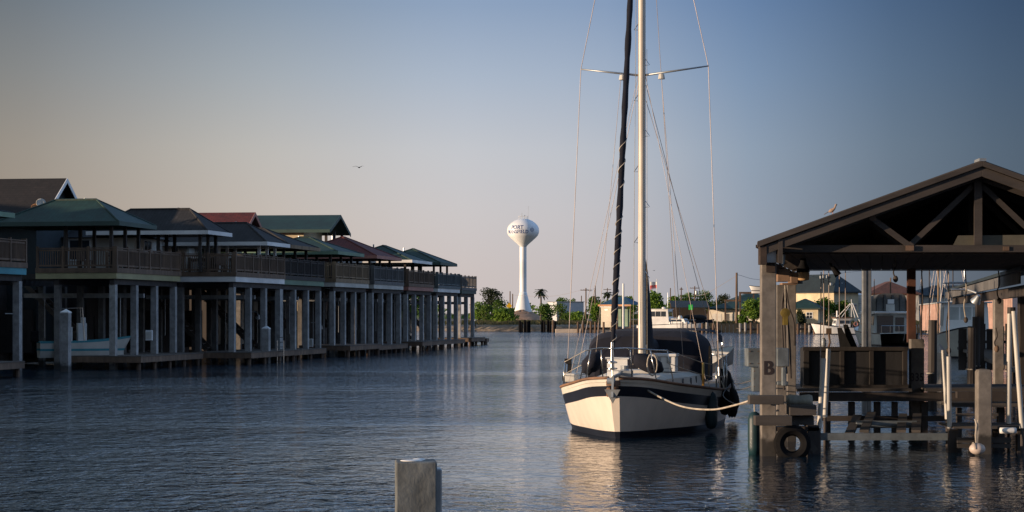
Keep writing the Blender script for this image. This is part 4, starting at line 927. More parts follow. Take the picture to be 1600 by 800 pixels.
# ---------------------------------------------------------------- vegetation
def tree(label, px, base, wpx, top, Y, leaf='leaf1', n=900, trunk=.35, kind='bush', clumps=9, name=None, sq=.42, seed=None, cat=None, lean=0):
    s_ = F/Y; rr = random.Random(seed or int(px*13+top)); c = W(px, 490, Y); zt = W(0, top, Y).z; zb = 1.0; h = zt-zb; wd = wpx/s_
    t = thing(name or ('tree' if kind == 'tree' else 'bush'), label, cat or ('tree' if kind == 'tree' else 'bush'), (c.x, Y, zb), 0, 'trees and bushes on the far shore')
    q = MB(); z0 = 0 if kind == 'bush' else h*trunk
    cl = []
    for i in range(clumps):
        a = rr.uniform(0, 6.28); r_ = wd*.5*rr.uniform(.1, .72); zz = z0+(h-z0)*rr.uniform(.22, .84)
        k = 1-abs((zz-z0)/(h-z0)-.45)*.9; cl.append((Vector((r_*math.cos(a)*k*1.1, r_*math.sin(a)*k, zz)), wd*rr.uniform(.2, .32), (h-z0)*rr.uniform(.17, .28)))
    cl.append((Vector((lean, 0, h-(h-z0)*.17)), wd*.2, (h-z0)*.17))
    n = int(n*1.35); sq *= 1.2
    for i in range(n):
        p, r_, rz = cl[i % len(cl)]
        d = Vector((rr.gauss(0, 1), rr.gauss(0, 1), rr.gauss(0, 1))).normalized()*(rr.random()**.45)
        o = p+Vector((d.x*r_, d.y*r_, d.z*rz))
        if o.z < .05: o.z = rr.uniform(.05, .5)
        u = Vector((rr.gauss(0, 1), rr.gauss(0, 1), rr.gauss(0, 1))).normalized(); v = u.orthogonal().normalized(); w_ = u.cross(v)
        z = sq*rr.uniform(.5, 1.15)
        q.add([o-v*z*.5, o+w_*z*.32, o+v*z*.5, o-w_*z*.32], [(0, 1, 2, 3)])
    q.build('crown', K[leaf], t)
    q = MB(); q.tube([(0, 0, -.3), (lean*.4, 0, z0*.5+.2), (lean*.6, 0, z0+(h-z0)*.35)], [.05*wd*.5+.08, .04*wd*.5+.06, .05], 7)
    for p, r_, rz in cl[:5]: q.tube([(0, 0, z0*.6+.1), p*.6+Vector((0, 0, z0*.25)), p], [.04*wd*.3+.05, .05, .03], 5)
    q.build('trunk', K['bark'], t); return t
def palm(label, px, base, top, Y, r_=1.5, n=26):
    c = W(px, 0, Y); zt = W(0, top, Y).z-r_*.7; h = zt-1; rr = random.Random(px)
    t = thing('palm_tree', label, 'palm tree', (c.x, Y, 1), 0, 'palm trees on the far shore')
    q = MB(); q.tube([(0, 0, -.2), (.08, 0, h*.5), (0, 0, h)], [.28, .2, .18], 8); q.build('trunk', K['bark'], t)
    q = MB()
    for i in range(n):
        a = 2*math.pi*i/n*2.4; e = rr.uniform(-.6, 1.1); L_ = r_*rr.uniform(.85, 1.15); pts = []
        for k in range(6):
            f = k/5; pts.append(Vector((math.cos(a)*L_*f*math.cos(e*(1-f*.5)), math.sin(a)*L_*f*math.cos(e*(1-f*.5)), h+L_*f*math.sin(e)-L_*.55*f*f)))
        side = Vector((-math.sin(a), math.cos(a), 0))
        for k in range(5):
            w0 = .34*math.sin(math.pi*(k/5*.85+.1)); w1 = .34*math.sin(math.pi*((k+1)/5*.85+.1)); dz = Vector((0, 0, -.1))
            q.add([pts[k]-side*w0+dz, pts[k], pts[k+1], pts[k+1]-side*w1+dz], [(0, 1, 2, 3)]); q.add([pts[k]+side*w0+dz, pts[k], pts[k+1], pts[k+1]+side*w1+dz], [(0, 1, 2, 3)])
    q.build('crown', K['leaf4'], t); return t
tree('dark round topped tree above the hedges between the deck row and the water tower', 769, 480, 40, 450, 480, 'leaf4', 1700, .15, 'tree', 14)
tree('green hedge like tree right beside the end of the stilt decks', 748, 490, 34, 470, 440, 'leaf3', 1000, kind='bush')
tree('wide green bush under the dark round topped tree', 778, 490, 42, 468, 440, 'leaf1', 1200)
tree('bush left of the yellow diamond sign', 758, 492, 32, 476, 410, 'leaf1', 800)
tree('bright bushy shrub at the waterline left of the tower foot', 789, 503, 44, 481, 326, 'leaf3', 1400, sq=.34)
tree('bush close right of the tower mound', 853, 498, 28, 474, 400, 'leaf1', 1000)
tree('thin scraggly shrub in front of the long white building', 874, 500, 30, 472, 350, 'leaf1', 700, clumps=12, sq=.3)
tree('low round bush at the shore in front of the long white building', 905, 503, 38, 486, 335, 'leaf3', 1200, sq=.34)
tree('low bush reaching the shore just left of the utility pole', 889, 503, 24, 488, 340, 'leaf1', 700, sq=.34)
tree('leafy tree behind the wooden pole right of the long white building', 926, 498, 34, 463, 420, 'leaf1', 1300, .15, 'tree')
tree('dense green tree left of the cream shed', 934, 502, 22, 474, 360, 'leaf3', 900)
tree('wide flat topped tree behind the long white building', 876, 485, 34, 464, 520, 'leaf1', 1000, .2, 'tree')
tree('small tree top showing over the right end of the long white building', 896, 485, 20, 466, 510, 'leaf1', 600, .2, 'tree')
tree('tree behind the blue roof of the cream shed', 966, 490, 50, 461, 400, 'leaf1', 1200, .2, 'tree')
tree('tree showing between the jib and the mast of the sailboat', 984, 492, 30, 462, 380, 'leaf3', 1000, .2, 'tree')
tree('bright green tree left above the white cruiser', 1026, 500, 42, 457, 345, 'leaf3', 1500, .1, 'tree', 11)
tree('green tree right above the white cruiser', 1053, 500, 38, 464, 350, 'leaf3', 1300, .1, 'tree', 11)
tree('broad tree line crown behind the long green roof, left part', 1076, 480, 50, 457, 450, 'leaf1', 1300, .2, 'tree', 11)
tree('broad crown behind the long green roof, middle part', 1106, 480, 46, 456, 450, 'leaf1', 1300, .2, 'tree', 11)
tree('rounded dark crown behind the right end of the long green roof', 1128, 480, 32, 460, 460, 'leaf4', 900, .2, 'tree')
tree('dark bush right of the white cruiser under the green sign', 1072, 500, 34, 478, 330, 'leaf1', 1000)
tree('weeping bright green tree at the shore just left of the post marked B', 1179, 507, 40, 467, 300, 'leaf3', 1700, .05, 'tree', 12, sq=.36)
tree('low green shrubs in front of the cream boat sheds', 1161, 505, 20, 484, 300, 'leaf3', 700, sq=.32)
tree('green tree seen through the boathouse left of the white tanks', 1290, 502, 40, 463, 315, 'leaf3', 1600, .1, 'tree', 12, sq=.36)
tree('darker tree seen through the boathouse behind the fishing boat mast', 1318, 502, 34, 470, 315, 'leaf1', 1100, .1, 'tree')
tree('small pale shrub at the shore seen just right of the boathouse posts', 1249, 505, 20, 482, 290, 'leaf2', 700, sq=.3)
tree('dark tree seen through the boathouse below the dark blue roof', 1430, 490, 30, 457, 360, 'leaf4', 900, .1, 'tree')
tree('small dark tree in front of the red brown roof', 1408, 480, 18, 451, 380, 'leaf4', 500, .1, 'tree')
tree('tree behind the fishing boat next to the steel post', 1343, 500, 20, 478, 330, 'leaf1', 600, .1, 'tree')
palm('tall palm standing alone right of the water tower', 845, 480, 447, 450, 1.7)
palm('smaller palm behind the utility pole beside the cream shed', 949, 480, 452, 470, 1.5)
# greenery seen beyond the deck row
tree('bright leafy tree rising behind the open pavilions of the last stilt houses', 640, 470, 60, 422, 215, 'leaf3', 2200, .2, 'tree', 14, sq=.3)
tree('leafy tree behind the dark red roofed house', 560, 470, 50, 410, 200, 'leaf1', 1500, .2, 'tree', 12, sq=.3)
# low far wood and undergrowth on the bank, nobody could count it
q = MB(); rr = random.Random(3)
for i in range(15000):
    Y = rr.uniform(640, 700); x = rr.uniform(-60, 420); z = rr.uniform(.8, 4.2+1.8*math.sin(x*.13)+1.2*math.sin(x*.41)); s_ = rr.uniform(.6, 1.5)
    u = Vector((rr.gauss(0, 1), rr.gauss(0, 1), rr.gauss(0, 1))).normalized(); v = u.orthogonal().normalized()*s_*.5; w_ = u.cross(v)*.7; o = Vector((x, Y, z)); q.add([o-v, o+w_, o+v, o-w_], [(0, 1, 2, 3)])
tag(q.build('wood', K['leaf1']), 'low far off wood along the horizon behind the shore', 'wood', kind='stuff')
q = MB()
for i in range(16000):
    x = rr.choice((rr.uniform(-22, 120), rr.uniform(-10, 40))); Y0 = 306 if x < 55 else 292-(x-55)*.3
    Y = Y0+rr.uniform(4, 40)**1; o = Vector((x, Y, 1.1+rr.uniform(0, .25)*(1 if math.sin(x*.7)+math.sin(x*.23+1) > -.3 else .3))); s_ = rr.uniform(.15, .5)
    u = Vector((rr.gauss(0, .5), rr.gauss(0, .5), 1)).normalized(); v = u.orthogonal().normalized()*s_*.5; w_ = u.cross(v); u2 = Vector((0, 0, s_)); q.add([o-v, o+v, o+v*.4+u2, o-v*.6+u2], [(0, 1, 2, 3)])
tag(q.build('grass', foliage('dry_grass', (.05, .06, .02), (.2, .17, .08))), 'rough dry grass on the far bank', 'grass', kind='stuff')

# ---------------------------------------------------------------- far shore buildings
def at_thing(name, label, cat, px, Y, z=0, rz=0, group=None):
    c = W(px, 490, Y); return thing(name, label, cat, (c.x, Y, z), rz, group)
def hip_house(label, x0, x1, yeave, yridge, Y, dep, wall, roof, base=.9, over=.5, wins=3, doors=1, name='building', fasc=None, cat='building', rz=0):
    s_ = F/Y; w_ = (x1-x0)/s_/math.cos(R(rz)); t = at_thing(name, label, cat, x0, Y, 0, R(rz)); ze_ = W(0, yeave, Y).z; zr_ = W(0, yridge, Y+dep/2).z
    q = MB(); q.box((0, 0, base), (w_, dep, ze_)); q.build('wall', K[wall], t)
    q = MB(); hip(q, -over, w_+over, -over, dep+over, ze_+.02, zr_-ze_); o = q.build('roof', K[roof], t)
    q = MB(); ring(q, -over, w_+over, -over, dep+over, ze_-.15, ze_+.06, .05); q.build('fascia', K[fasc or roof], o)
    for i in range(wins): window(t, (w_*(i+.5)/wins, 0, (ze_+base)/2+.3), .9, .9, 'x')
    for i in range(doors):
        q = MB(); xx = w_*(i+.9)/(doors+1); q.box((xx, -.04, base), (xx+.95, -.002, base+2)); q.build('door', K['greywood'], t)
    return t
K['bluero'] = mat('blue_metal_roof', (.03, .10, .17), .5, .2, 2, brick=(.4, 5, .03)); K['orangef'] = mat('orange_board', (.5, .24, .10), .6, .2, 3)
K['cwall'] = mat('white_shed_wall', (.68, .62, .5), .7, .12, 1); K['wht'] = mat('white_building_wall', (.66, .68, .72), .6, .08, .5)
def wall_house(label, x0, x1, y0, y1, Y, dep, m, name='building', cat='building', slope=0, rz=0):
    t = at_thing(name, label, cat, x0, Y, 0, R(rz)); s_ = F/Y; w_ = (x1-x0)/s_; z1 = W(0, y0, Y).z
    q = MB(); q.prism([(0, 0, .6), (w_, 0, .6), (w_, 0, z1+slope), (0, 0, z1)], (0, dep, 0)); q.build('wall', m if not isinstance(m, str) else K[m], t)
    q = MB(); q.prism([(-.15, -.15, z1), (w_+.15, -.15, z1+slope), (w_+.15, -.15, z1+slope+.14), (-.15, -.15, z1+.14)], (0, dep+.3, 0)); q.build('roof', K['galv'], t)
    return t, w_, z1
t, w_, z1 = wall_house('long low white building behind the shrubs right of the water tower', 870, 916, 472, 491, 405, 5, 'wht', rz=22)
q = MB(); q.box((.8, -.03, 1), (3, -.002, 3.1)); q.build('door', K['galv'], t)
t, w_, z1 = wall_house('cream shed with orange eave and round vent by the far dock', 939, 967, 480, 503, 302, 3.5, 'cwall', 'shed', 'shed', rz=-28)
q = MB(); q.box((-.25, -.6, z1+.15), (w_+2.6, -.45, z1+.42)); q.box((-.25, -.45, z1+.15), (-.1, 4, z1+.42)); q.build('fascia', K['orangef'], t)
q = MB(); hip(q, -.2, w_+2.6, -.4, 4.2, z1+.4, 1.25); q.build('roof', K['bluero'], t)
q = MB(); q.lathe([(.22, 0), (.2, .06), (.02, .07)], (w_*.75, -.07, z1-.5), 14, axis='y'); q.build('vent', K['galv'], t)
q = MB(); q.box((w_*.22, -.04, z1-.5), (w_*.42, -.002, z1-.3)); q.build('sign_plate', K['galv'], t)
q = MB(); q.box((w_+.1, .1, .9), (w_+2.2, .2, z1-.3)); q.build('green_screen', K['greenf'], t)
for i in range(3):
    q = MB(); q.box((w_+.2+i*1.1, -.5, .5), (w_+.34+i*1.1, -.36, z1+.15)); q.build('post', K['pilebrown'], t)
# long green boat shed and buildings on the right
t = hip_house('long cream boat shed with a dark green roof behind the dock', 1108, 1190, 482, 468, 322, 9, 'cwall', 'rgreen', wins=0, doors=0, fasc='dkgreenf', rz=-20)
s_ = F/322
for px in (1113, 1122, 1134, 1141, 1154, 1162):
    q = MB(); x = (px-1108)/s_; q.box((x, -.05, .9), (x+.65, -.002, 2.9)); q.build('door', K['offwhite'] if px not in (1134,) else K['greywood'], t)
t = at_thing('carport', 'open dark green roofed shelter left of the cream boat shed', 'shelter', 1050, 318); s_ = F/318
q = MB(); za = W(0, 481, 318).z; q.prism([(0, 0, za), (0, 5, za+1.1), (6.3, 5, za+1.1), (6.3, 0, za)], (0, 0, .12)); q.build('roof', K['rteal'], t)
for x in (.3, 3.2, 6): q = MB(); q.box((x, .2, .8), (x+.16, .36, za)); q.build('post', K['pilebrown'], t)
q = MB(); q.box((.2, 4.6, .8), (6.2, 4.8, za+.6)); q.build('wall', K['darkwood'], t)
t = hip_house('large dark green hip roofed house rising behind the boat shed', 1146, 1210, 470, 456, 350, 10, 'cream', 'rgreen', wins=2, doors=0)
t = at_thing('hoist_rail', 'brown steel hoist rail stepping up beside the tall bare pole', 'hoist', 1132, 312); s_ = F/312
q = MB(); z = lambda y: W(0, y, 312).z
q.box((0, 0, z(471)), (26/s_, .3, z(468))); q.box((23/s_, 0, z(467.9)), (26/s_, .3, z(459.1))); q.box((23/s_, 0, z(459)), (64/s_, .3, z(456))); q.build('rail', K['pilebrown'], t)
for x in (1, 24, 45): q = MB(); q.box((x/s_, .32, .5), (x/s_+.2, .5, z(471 if x < 20 else 459))); q.build('post', K['pilebrown'], t)

def util_pole(label, px, top, Y, arm=0, base=1, transf=False, r_=.14, m='pilebrown', arms2=False):
    t = at_thing('utility_pole', label, 'utility pole', px, Y, base, group='poles on the far shore'); h = W(0, top, Y).z-base
    q = MB(); q.tube([(0, 0, -.5), (0, 0, h)], [r_*1.2, r_*.8], 8); q.build('pole', K[m], t)
    if arm:
        q = MB(); q.box((-arm, -.2, h-.5), (arm, -.12, h-.36)); q.build('crossarm', K['deckwood'], t)
        for x in (-arm+.1, -arm*.4, arm*.4, arm-.1): q = MB(); q.lathe([(.03, 0), (.06, .05), (.03, .15)], (x, -.16, h-.355), 8); q.build('insulator', K['galv'], t)
    if transf: q = MB(); q.lathe([(.2, 0), (.25, .05), (.25, .8), (.18, .88)], (.35, 0, h-1.8), 12); q.build('transformer', K['galv'], t)
    return t
util_pole('wooden pole with crossarm right of the long white building', 915.5, 450, 380, 1.1)
util_pole('bare wooden pole between the crossarm pole and the small palm', 930, 446, 400)
util_pole('wooden pole with crossarm directly behind the small palm', 949, 450, 500, 1.0)
util_pole('bare pole left of the water tower foot', 797, 455, 430, 0)
util_pole('second bare pole next to the left one by the tower foot', 801, 459, 440, 0)
util_pole('short pole between the tall palm and the long white building', 908.5, 462, 480, 0)
util_pole('pole with crossarm and transformer above the long green roof', 1085.5, 447, 400, 1.0, transf=True)
util_pole('thin pole with short arm left of the transformer pole', 1064.5, 449, 420, .4)
util_pole('thin pole with short arm right of the mast and the flag', 1047.5, 450, 330, 0, r_=.1)
util_pole('tall bare leaning pole in front of the cream boat shed', 1151, 426, 300, 0, r_=.2)
util_pole('pole seen through the boathouse beside the red brown roof', 1391.5, 434, 330, .0)
util_pole('short thin pole seen through the boathouse beside the steel post', 1366, 436, 330, 0, r_=.08)
wl = MB((0, 0, 0))
def wire_line(label, pts, r_=.03):
    p0 = Vector(pts[0]); o = MB(p0).tube(catmull(pts, 6), r_, 4).build('power_line', K['wire']); o.location = p0; tag(o, label, 'power line', 'power lines')
wire_line('thin power line running left from the tall bare pole', [W(1150.5, 431, 300), W(1105, 458, 350), W(1087, 462, 399)])
wire_line('thin power line running right from the tall bare pole behind the post marked B', [W(1151, 429, 300), W(1200, 437, 310), W(1330, 425, 340), W(1420, 415, 350)])
wire_line('thin power line from the crossarm pole to the bare pole beside it', [W(915.5, 451, 380), W(923, 455, 390), W(930, 449, 400)])
wire_line('thin power line sagging left from the crossarm pole towards the water tower', [W(915, 452, 380), W(860, 463, 400), W(801, 461, 440)], .02)

# tall white pole standing by the far dock, flag, signs
t = at_thing('pole', 'tall white pole standing at the far dock behind the furled jib', 'pole', 974, 262)
q = MB(); q.tube([(0, 0, -.8), (0, 0, W(0, 443, 262).z)], .14, 10); q.build('tube', K['white'], t, smooth='auto')
t = at_thing('flagpole', 'flagpole with red and white flag just right of the mast', 'flagpole', 1026.5, 360, 1)
h = W(0, 436, 360).z-1; q = MB(); q.tube([(0, 0, 0), (0, 0, h)], .05, 8); q.build('pole', K['white'], t)
q = MB()
for i in range(6):
    x0, x1 = -i*.22, -(i+1)*.22; q.add([(x0, .12*math.sin(i), h-.5), (x1, .12*math.sin(i+1), h-.55), (x1-.0, .12*math.sin(i+1), h-1.1-.04*i), (x0, .12*math.sin(i), h-1.1)], [(0, 1, 2, 3)], 0); q.add([(x0, .12*math.sin(i), h-1.1), (x1, .12*math.sin(i+1), h-1.1-.04*i), (x1+.05, .12*math.sin(i+1), h-1.75-.1*i), (x0, .12*math.sin(i), h-1.7)], [(0, 1, 2, 3)], 1)
q.build('flag', [K['white'], mat('flag_red', (.5, .05, .05), .7, .1, 3)], t)
t = at_thing('road_sign', 'yellow diamond road sign left of the water tower foot', 'sign', 795.5, 368, 1.1); z = W(0, 478, 368).z-1.1
q = MB(); q.tube([(0, 0, 0), (0, 0, z)], .05, 6); q.build('post', K['galv'], t)
q = MB(); q.prism([(0, -.06, z-.62), (.58, -.06, z), (0, -.06, z+.62), (-.58, -.06, z)], (0, .03, 0)); q.build('panel', mat('sign_yellow', (.85, .5, .02), .5, .05, 2), t)
t = at_thing('day_marker', 'bright green square marker on a post above the docks', 'sign', 1079, 283, 0); z0, z1 = W(0, 484, 283).z, W(0, 476, 283).z
q = MB(); q.tube([(0, 0, -.5), (0, 0, z1)], .06, 6); q.build('post', K['pilebrown'], t); q = MB(); q.box((-.3, -.1, z0), (.3, -.065, z1)); q.build('panel', mat('sign_green', (.03, .75, .10), .5, .05, 2), t)

# ---------------------------------------------------------------- pilings, docks of the far shore
for i, (px, top, lab) in enumerate(((812, 501, 'leftmost dark piling of the cluster left in front of the tower'), (815, 503, 'second dark piling of the left cluster, slightly shorter'), (820, 500, 'third dark piling, tallest of the left group'), (823.6, 502, 'fourth dark piling pressed against its neighbour'), (827, 501, 'rightmost piling of the left cluster'),
    (847, 500, 'left piling of the middle pair in the water'), (850.5, 502, 'right piling of the middle pair in the water'), (856, 500, 'left piling of the right trio in the water'), (859.6, 502, 'middle piling of the right trio in the water'), (864, 500, 'thick piling third of the right trio'), (867, 502, 'last piling touching the floating dock'))):
    c = W(px, 490, 300+(i % 3)*.5); zt = W(0, top, 300).z
    q = MB(); q.tube([(0, 0, -1), (.03*(i % 2), 0, zt)], [.21, .19], 9); o = q.build('piling', K['black'] if i != 9 else K['pilebrown'], smooth='auto'); o.location = (c.x, c.y, 0); tag(o, lab, 'piling', 'dark pilings standing in the water')
def far_dock(label, x0, x1, Y, z=.75, tops=(), dep=3, m='dockwood', pm='pilebrown', white=()):
    t = at_thing('dock', label, 'dock', x0, Y); s_ = F/Y; w_ = (x1-x0)/s_
    q = MB(); q.box((0, 0, z-.08), (w_, dep, z)); q.build('deck_boards', K[m], t); q = MB(); q.box((0, -.08, z-.32), (w_, -.002, z-.02)); q.build('edge_board', K['deckwood'], t)
    for px, top in tops:
        x = (px-x0)/s_; q = MB(); q.tube([(x, -.3, -1), (x, -.3, W(0, top, Y).z)], .17, 9); q.build('pile', K['pile'] if px in white else K[pm], t, smooth='auto')
    return t
t = at_thing('floating_dock', 'low pale floating dock beside the dark pilings', 'dock', 868, 292); q = MB(); q.box((0, 0, -.2), (6.2, 1.6, .55)); q.build('float', mat('pale_dock_paint', (.62, .52, .42), .7, .15, 2), t, bevel=.04)
q = MB(); q.box((.2, .2, .552), (6.0, 1.4, .6)); q.build('deck_boards', K['tanwood'], t)
far_dock('dock with tan pilings in front of the cream shed', 912, 992, 292, .8, ((903, 503), (911, 502), (923, 502), (930, 503), (935, 504), (943, 503), (956, 503), (964, 504), (985, 503)))
far_dock('small dock with pale pilings right of the white cruiser', 1060, 1123, 281, .8, ((1066, 503), (1073, 503), (1079, 504), (1086, 503), (1097, 505), (1104, 504), (1114, 505), (1121, 504)), white=(1066, 1073, 1079, 1104))
far_dock('dock with pale pilings in front of the weeping green tree', 1154, 1200, 277, .8, ((1156, 505), (1164, 504), (1173, 504), (1184, 506), (1196, 505)), white=(1156, 1164))
far_dock('brown dock seen through the boathouse beside the white fishing boat', 1238, 1285, 270, .9, ((1246, 506), (1258, 505), (1264, 508), (1272, 505), (1283, 504)), white=(1264,))
t = thing('bulkhead', 'dark timber bulkhead holding the far bank right of the cruiser', 'bulkhead', (26, 297, 0))
q = MB(); rr = random.Random(5)
for i in range(150):
    x = i*.6; y = -3.64-(x-28)*.28 if x > 28 else -x*.13
    q.cbox((x, y, .35), (.52, .16, 2.1+rr.uniform(-.1, .15)), rz=R(-8))
q.build('sheeting', mat('tarred_sheeting', (.022, .022, .018), .9, .4, 2), t)
for i, px in enumerate((738, 742.5)):
    t = at_thing('bollard', ['left of two small white capped posts by the end of the deck row', 'right of two small white capped posts by the end of the deck row'][i], 'post', px, 318, .6)
    q = MB(); q.tube([(0, 0, 0), (0, 0, .95)], .13, 8); q.build('post', K['pile'], t); q = MB(); q.lathe([(.17, .95), (.16, 1.1), (.05, 1.3)], n=8); q.build('cap', K['white'], t)
util_pole('tan weathered pole beside the last stilt deck', 736, 462, 320, 0, base=.8, r_=.16, m='tanwood')

# ---------------------------------------------------------------- other boats
def motor_boat(name, label, loc, rz, L_, B_, fb, fs_, hullm, group=None, cat='motor boat', stripe=None):
    t = thing(name, label, cat, loc, rz, group)
    st = [(-L_/2, B_*.45, B_*.42, fs_, 0), (-L_*.2, B_*.5, B_*.46, fs_*1.02, 0), (L_*.12, B_*.49, B_*.42, fs_*1.15, .03*L_), (L_*.32, B_*.36, B_*.24, fb*.9, .05*L_), (L_*.43, B_*.16, B_*.08, fb, .07*L_), (L_*.46, .03, .02, fb*1.03, .09*L_)]
    q = MB(); rws = hull_mesh(q, st, [('b', 0, 0), ('z', 0, 0), ('z', .12, 1), ('z', .25, 0), ('s', .1, 0), ('s', 0, 1)], nst=4)
    q.build('hull', [hullm, K[stripe] if stripe else K['navy']], t, smooth='auto'); q = MB(); deck_from(q, rws, .05); q.build('deck', K['offwhite'], t); return t
def cabin(t, x0, x1, y, z0, z1, wm='white', wins=3, roof=True, slant=.2, front=True, name='cabin', over=.15, gl=.4, wm2='glass'):
    q = MB(); q.loft([[(x0, -y, z0), (x0, -y*.92, z1), (x0, y*.92, z1), (x0, y, z0)], [(x1, -y, z0), (x1-slant, -y*.92, z1), (x1-slant, y*.92, z1), (x1, y, z0)]]); q.add([(x0, -y, z0), (x0, -y*.92, z1), (x0, y*.92, z1), (x0, y, z0)], [(0, 1, 2, 3)]); q.add([(x1, -y, z0), (x1-slant, -y*.92, z1), (x1-slant, y*.92, z1), (x1, y, z0)], [(0, 1, 2, 3)])
    o = q.build(name, K[wm], t); h = z1-z0; a, b_ = z0+h*(1-gl-.15), z1-h*.12
    for i in range(wins):
        xa = x0+.12+(x1-slant-x0-.3)*i/wins; xb = x0+.12+(x1-slant-x0-.3)*(i+1)/wins-.12
        for s_ in (-1, 1):
            q = MB(); q.prism([(xa, s_*y*.985, a), (xb, s_*y*.985, a), (xb, s_*y*.945, b_), (xa, s_*y*.945, b_)], (0, s_*.02, 0)); q.build('window', K[wm2], o)
    if front:
        for i in range(3):
            ya = -y*.8+y*1.6*i/3+.05; yb = ya+y*1.6/3-.1; xa = x1-slant*.55; xb = x1-slant*.92
            q = MB(); q.prism([(xa+.0, ya, a), (xa, yb, a), (xb, yb, b_), (xb, ya, b_)], (.03, 0, 0)); q.build('window', K[wm2], o)
    if roof: q = MB(); q.box((x0-over, -y*.92-over, z1), (x1-slant+over, y*.92+over, z1+.09)); q.build('cabin_roof', K['white'], o, bevel=.02)
    return o
# white cruiser, bow to the right
c = W(1048, 490, 287); t = motor_boat('cabin_cruiser', 'white cabin cruiser with tall wheelhouse lying at the far dock right of the mast', (c.x-.4, 284, 0), R(-22), 9.4, 3.0, 1.6, 1.25, K['white'])
cabin(t, -3.6, .3, 1.25, 1.2, 3.5, wins=4, slant=.25, gl=.3); cabin(t, .4, 2.9, 1.05, 1.25, 2.15, wins=2, slant=.5, roof=False, gl=.3)
q = MB(); q.lathe([(.3, 0), (.32, .1), (.28, .24), (.1, .3)], (-.9, 0, 3.6), 14); q.build('radar_dome', K['white'], t); q = MB(); q.tube([(-.4, .3, 3.59), (-.4, .3, 6.0)], .03, 5); q.build('antenna', K['galv'], t)
q = MB(); q.lathe([(.35, 0), (.36, .2), (.2, .45)], (1.6, 0, 2.16), 12); q.build('vent_dome', K['white'], t)
for s_ in (-1, 1): q = MB(); q.tube([(.4, s_*1.3, 1.1), (.4, s_*1.3, 1.8), (3.2, s_*.7, 1.95), (4, 0, 2.0)], .025, 5); q.build('bow_rail', K['steel'], t)
# white open boat on a lift & skiffs behind dock
c = W(1066, 493, 295); t = motor_boat('skiff', 'small white skiff on the bank behind the cruiser bow', (c.x, 310, 1.2), R(10), 4.6, 1.7, .7, .5, K['white']); cabin(t, -.6, .5, .4, .45, 1.1, wins=1, slant=.1, roof=False)
c = W(1110, 0, 288); t = motor_boat('skiff', 'dark skiff with black cover on the bank left of the boat shed', (c.x, 309, 1.2), R(4), 5.2, 1.9, .8, .6, K['navy']); q = MB(); lump(q, (-.3, 0, 1.0), (2.0, .8, .5), 0, 8); q.build('cover', K['blackcloth'], t, smooth=True)
c = W(1196, 490, 311); t = motor_boat('skiff', 'white skiff stored high on the hoist rail left of the post marked B', (c.x, 312.2, W(0, 455, 312).z+.02), R(192), 4.8, 1.7, .9, .65, K['white']); cabin(t, -.9, .2, .4, .5, 1.0, wins=1, slant=.1, roof=False)
c = W(1315, 490, 268); t = motor_boat('fishing_boat', 'white fishing boat with brown wheelhouse roof and gantry seen through the boathouse', (c.x, 268, 0), R(186), 8.0, 2.7, 1.55, 1.0, K['white'])
cabin(t, -1.0, 1.2, .95, 1.0, 2.1, wins=2, slant=.3); q = MB(); q.box((-1.4, -1.1, 2.24), (1.2, 1.1, 2.42)); q.build('canopy', K['pilebrown'], t)
q = MB()
for s_ in (-1, 1):
    q.tube([(-2.6, s_*1.1, 1.0), (-1.5, s_*.3, 4.3)], .06, 6); q.tube([(.3, s_*1.1, 2.4), (-1.3, s_*.3, 4.3)], .05, 6)
q.tube([(-1.5, -.35, 4.3), (-1.5, .35, 4.3)], .06, 6); q.tube([(-1.4, 0, 2.4), (-1.4, 0, 4.9)], .04, 6); q.build('gantry', K['white'], t)
q = MB(); 
for k in range(12):
    a = k/12*2*math.pi; b_ = (k+1)/12*2*math.pi; q.tube([(-1.75+.27*math.cos(a), 1.08, 1.45+.27*math.sin(a)), (-1.75+.27*math.cos(b_), 1.08, 1.45+.27*math.sin(b_))], .07, 6)
q.build('life_ring', K['pinkf'], t); q = MB(); q.tube([(.7, .2, 2.43), (.7, .2, 3.3)], .12, 8); q.build('exhaust', K['white'], t)
# big yacht stern
c = W(1397, 490, 172); t = motor_boat('yacht', 'big grey yacht seen from astern with canvas closed flybridge behind the steel post', (c.x, 178, 0), R(90+4), 12.5, 3.9, 1.7, 1.15, K['offwhite'])
K['cvs'] = mat('grey_canvas', (.13, .125, .115), .9, .25, 4)
cabin(t, -3.4, 2.4, 1.62, 1.1, 2.85, 'offwhite', 3, slant=.8, over=.25)
q = MB(); q.box((-3.46, -1.2, 1.3), (-3.41, -.4, 2.55)); q.build('window', K['glass'], t); q = MB(); q.box((-3.46, -.2, 1.15), (-3.41, 1.3, 2.7)); q.build('door', K['glass'], t)
q = MB(); q.box((-4.2, -1.7, 2.95), (1.2, 1.7, 3.1)); q.build('flybridge_deck', K['white'], t, bevel=.03)
q = MB(); q.loft([arch(-3.5, 1.45, 3.1, 4.75, 14, 5), arch(1.0, 1.35, 3.1, 4.55, 14, 5)]); q.add(arch(-3.5, 1.45, 3.1, 4.75, 14, 5), [tuple(range(15))]); q.build('flybridge_canvas', K['cvs'], t)
for y in (-1.4, -.75, 0, .75, 1.4): q = MB(); q.tube([(-3.53, y, 3.1), (-3.53, y*.97, 4.6 if abs(y) < 1.3 else 4.2)], .03, 6); q.build('canvas_pole', K['blackcloth'], t)
q = MB(); q.box((-3.56, -.3, 3.12), (-3.5, .5, 3.75)); q.build('seat_panel', K['offwhite'], t); q = MB(); q.box((-3.57, -.25, 3.8), (-3.51, .35, 4.2)); q.build('window', K['white'], t)
q = MB()
for y in (-1.6, -.8, 0, .8, 1.6): q.tube([(-6.1, y, 1.15), (-6.1, y, 1.8)], .02, 5)
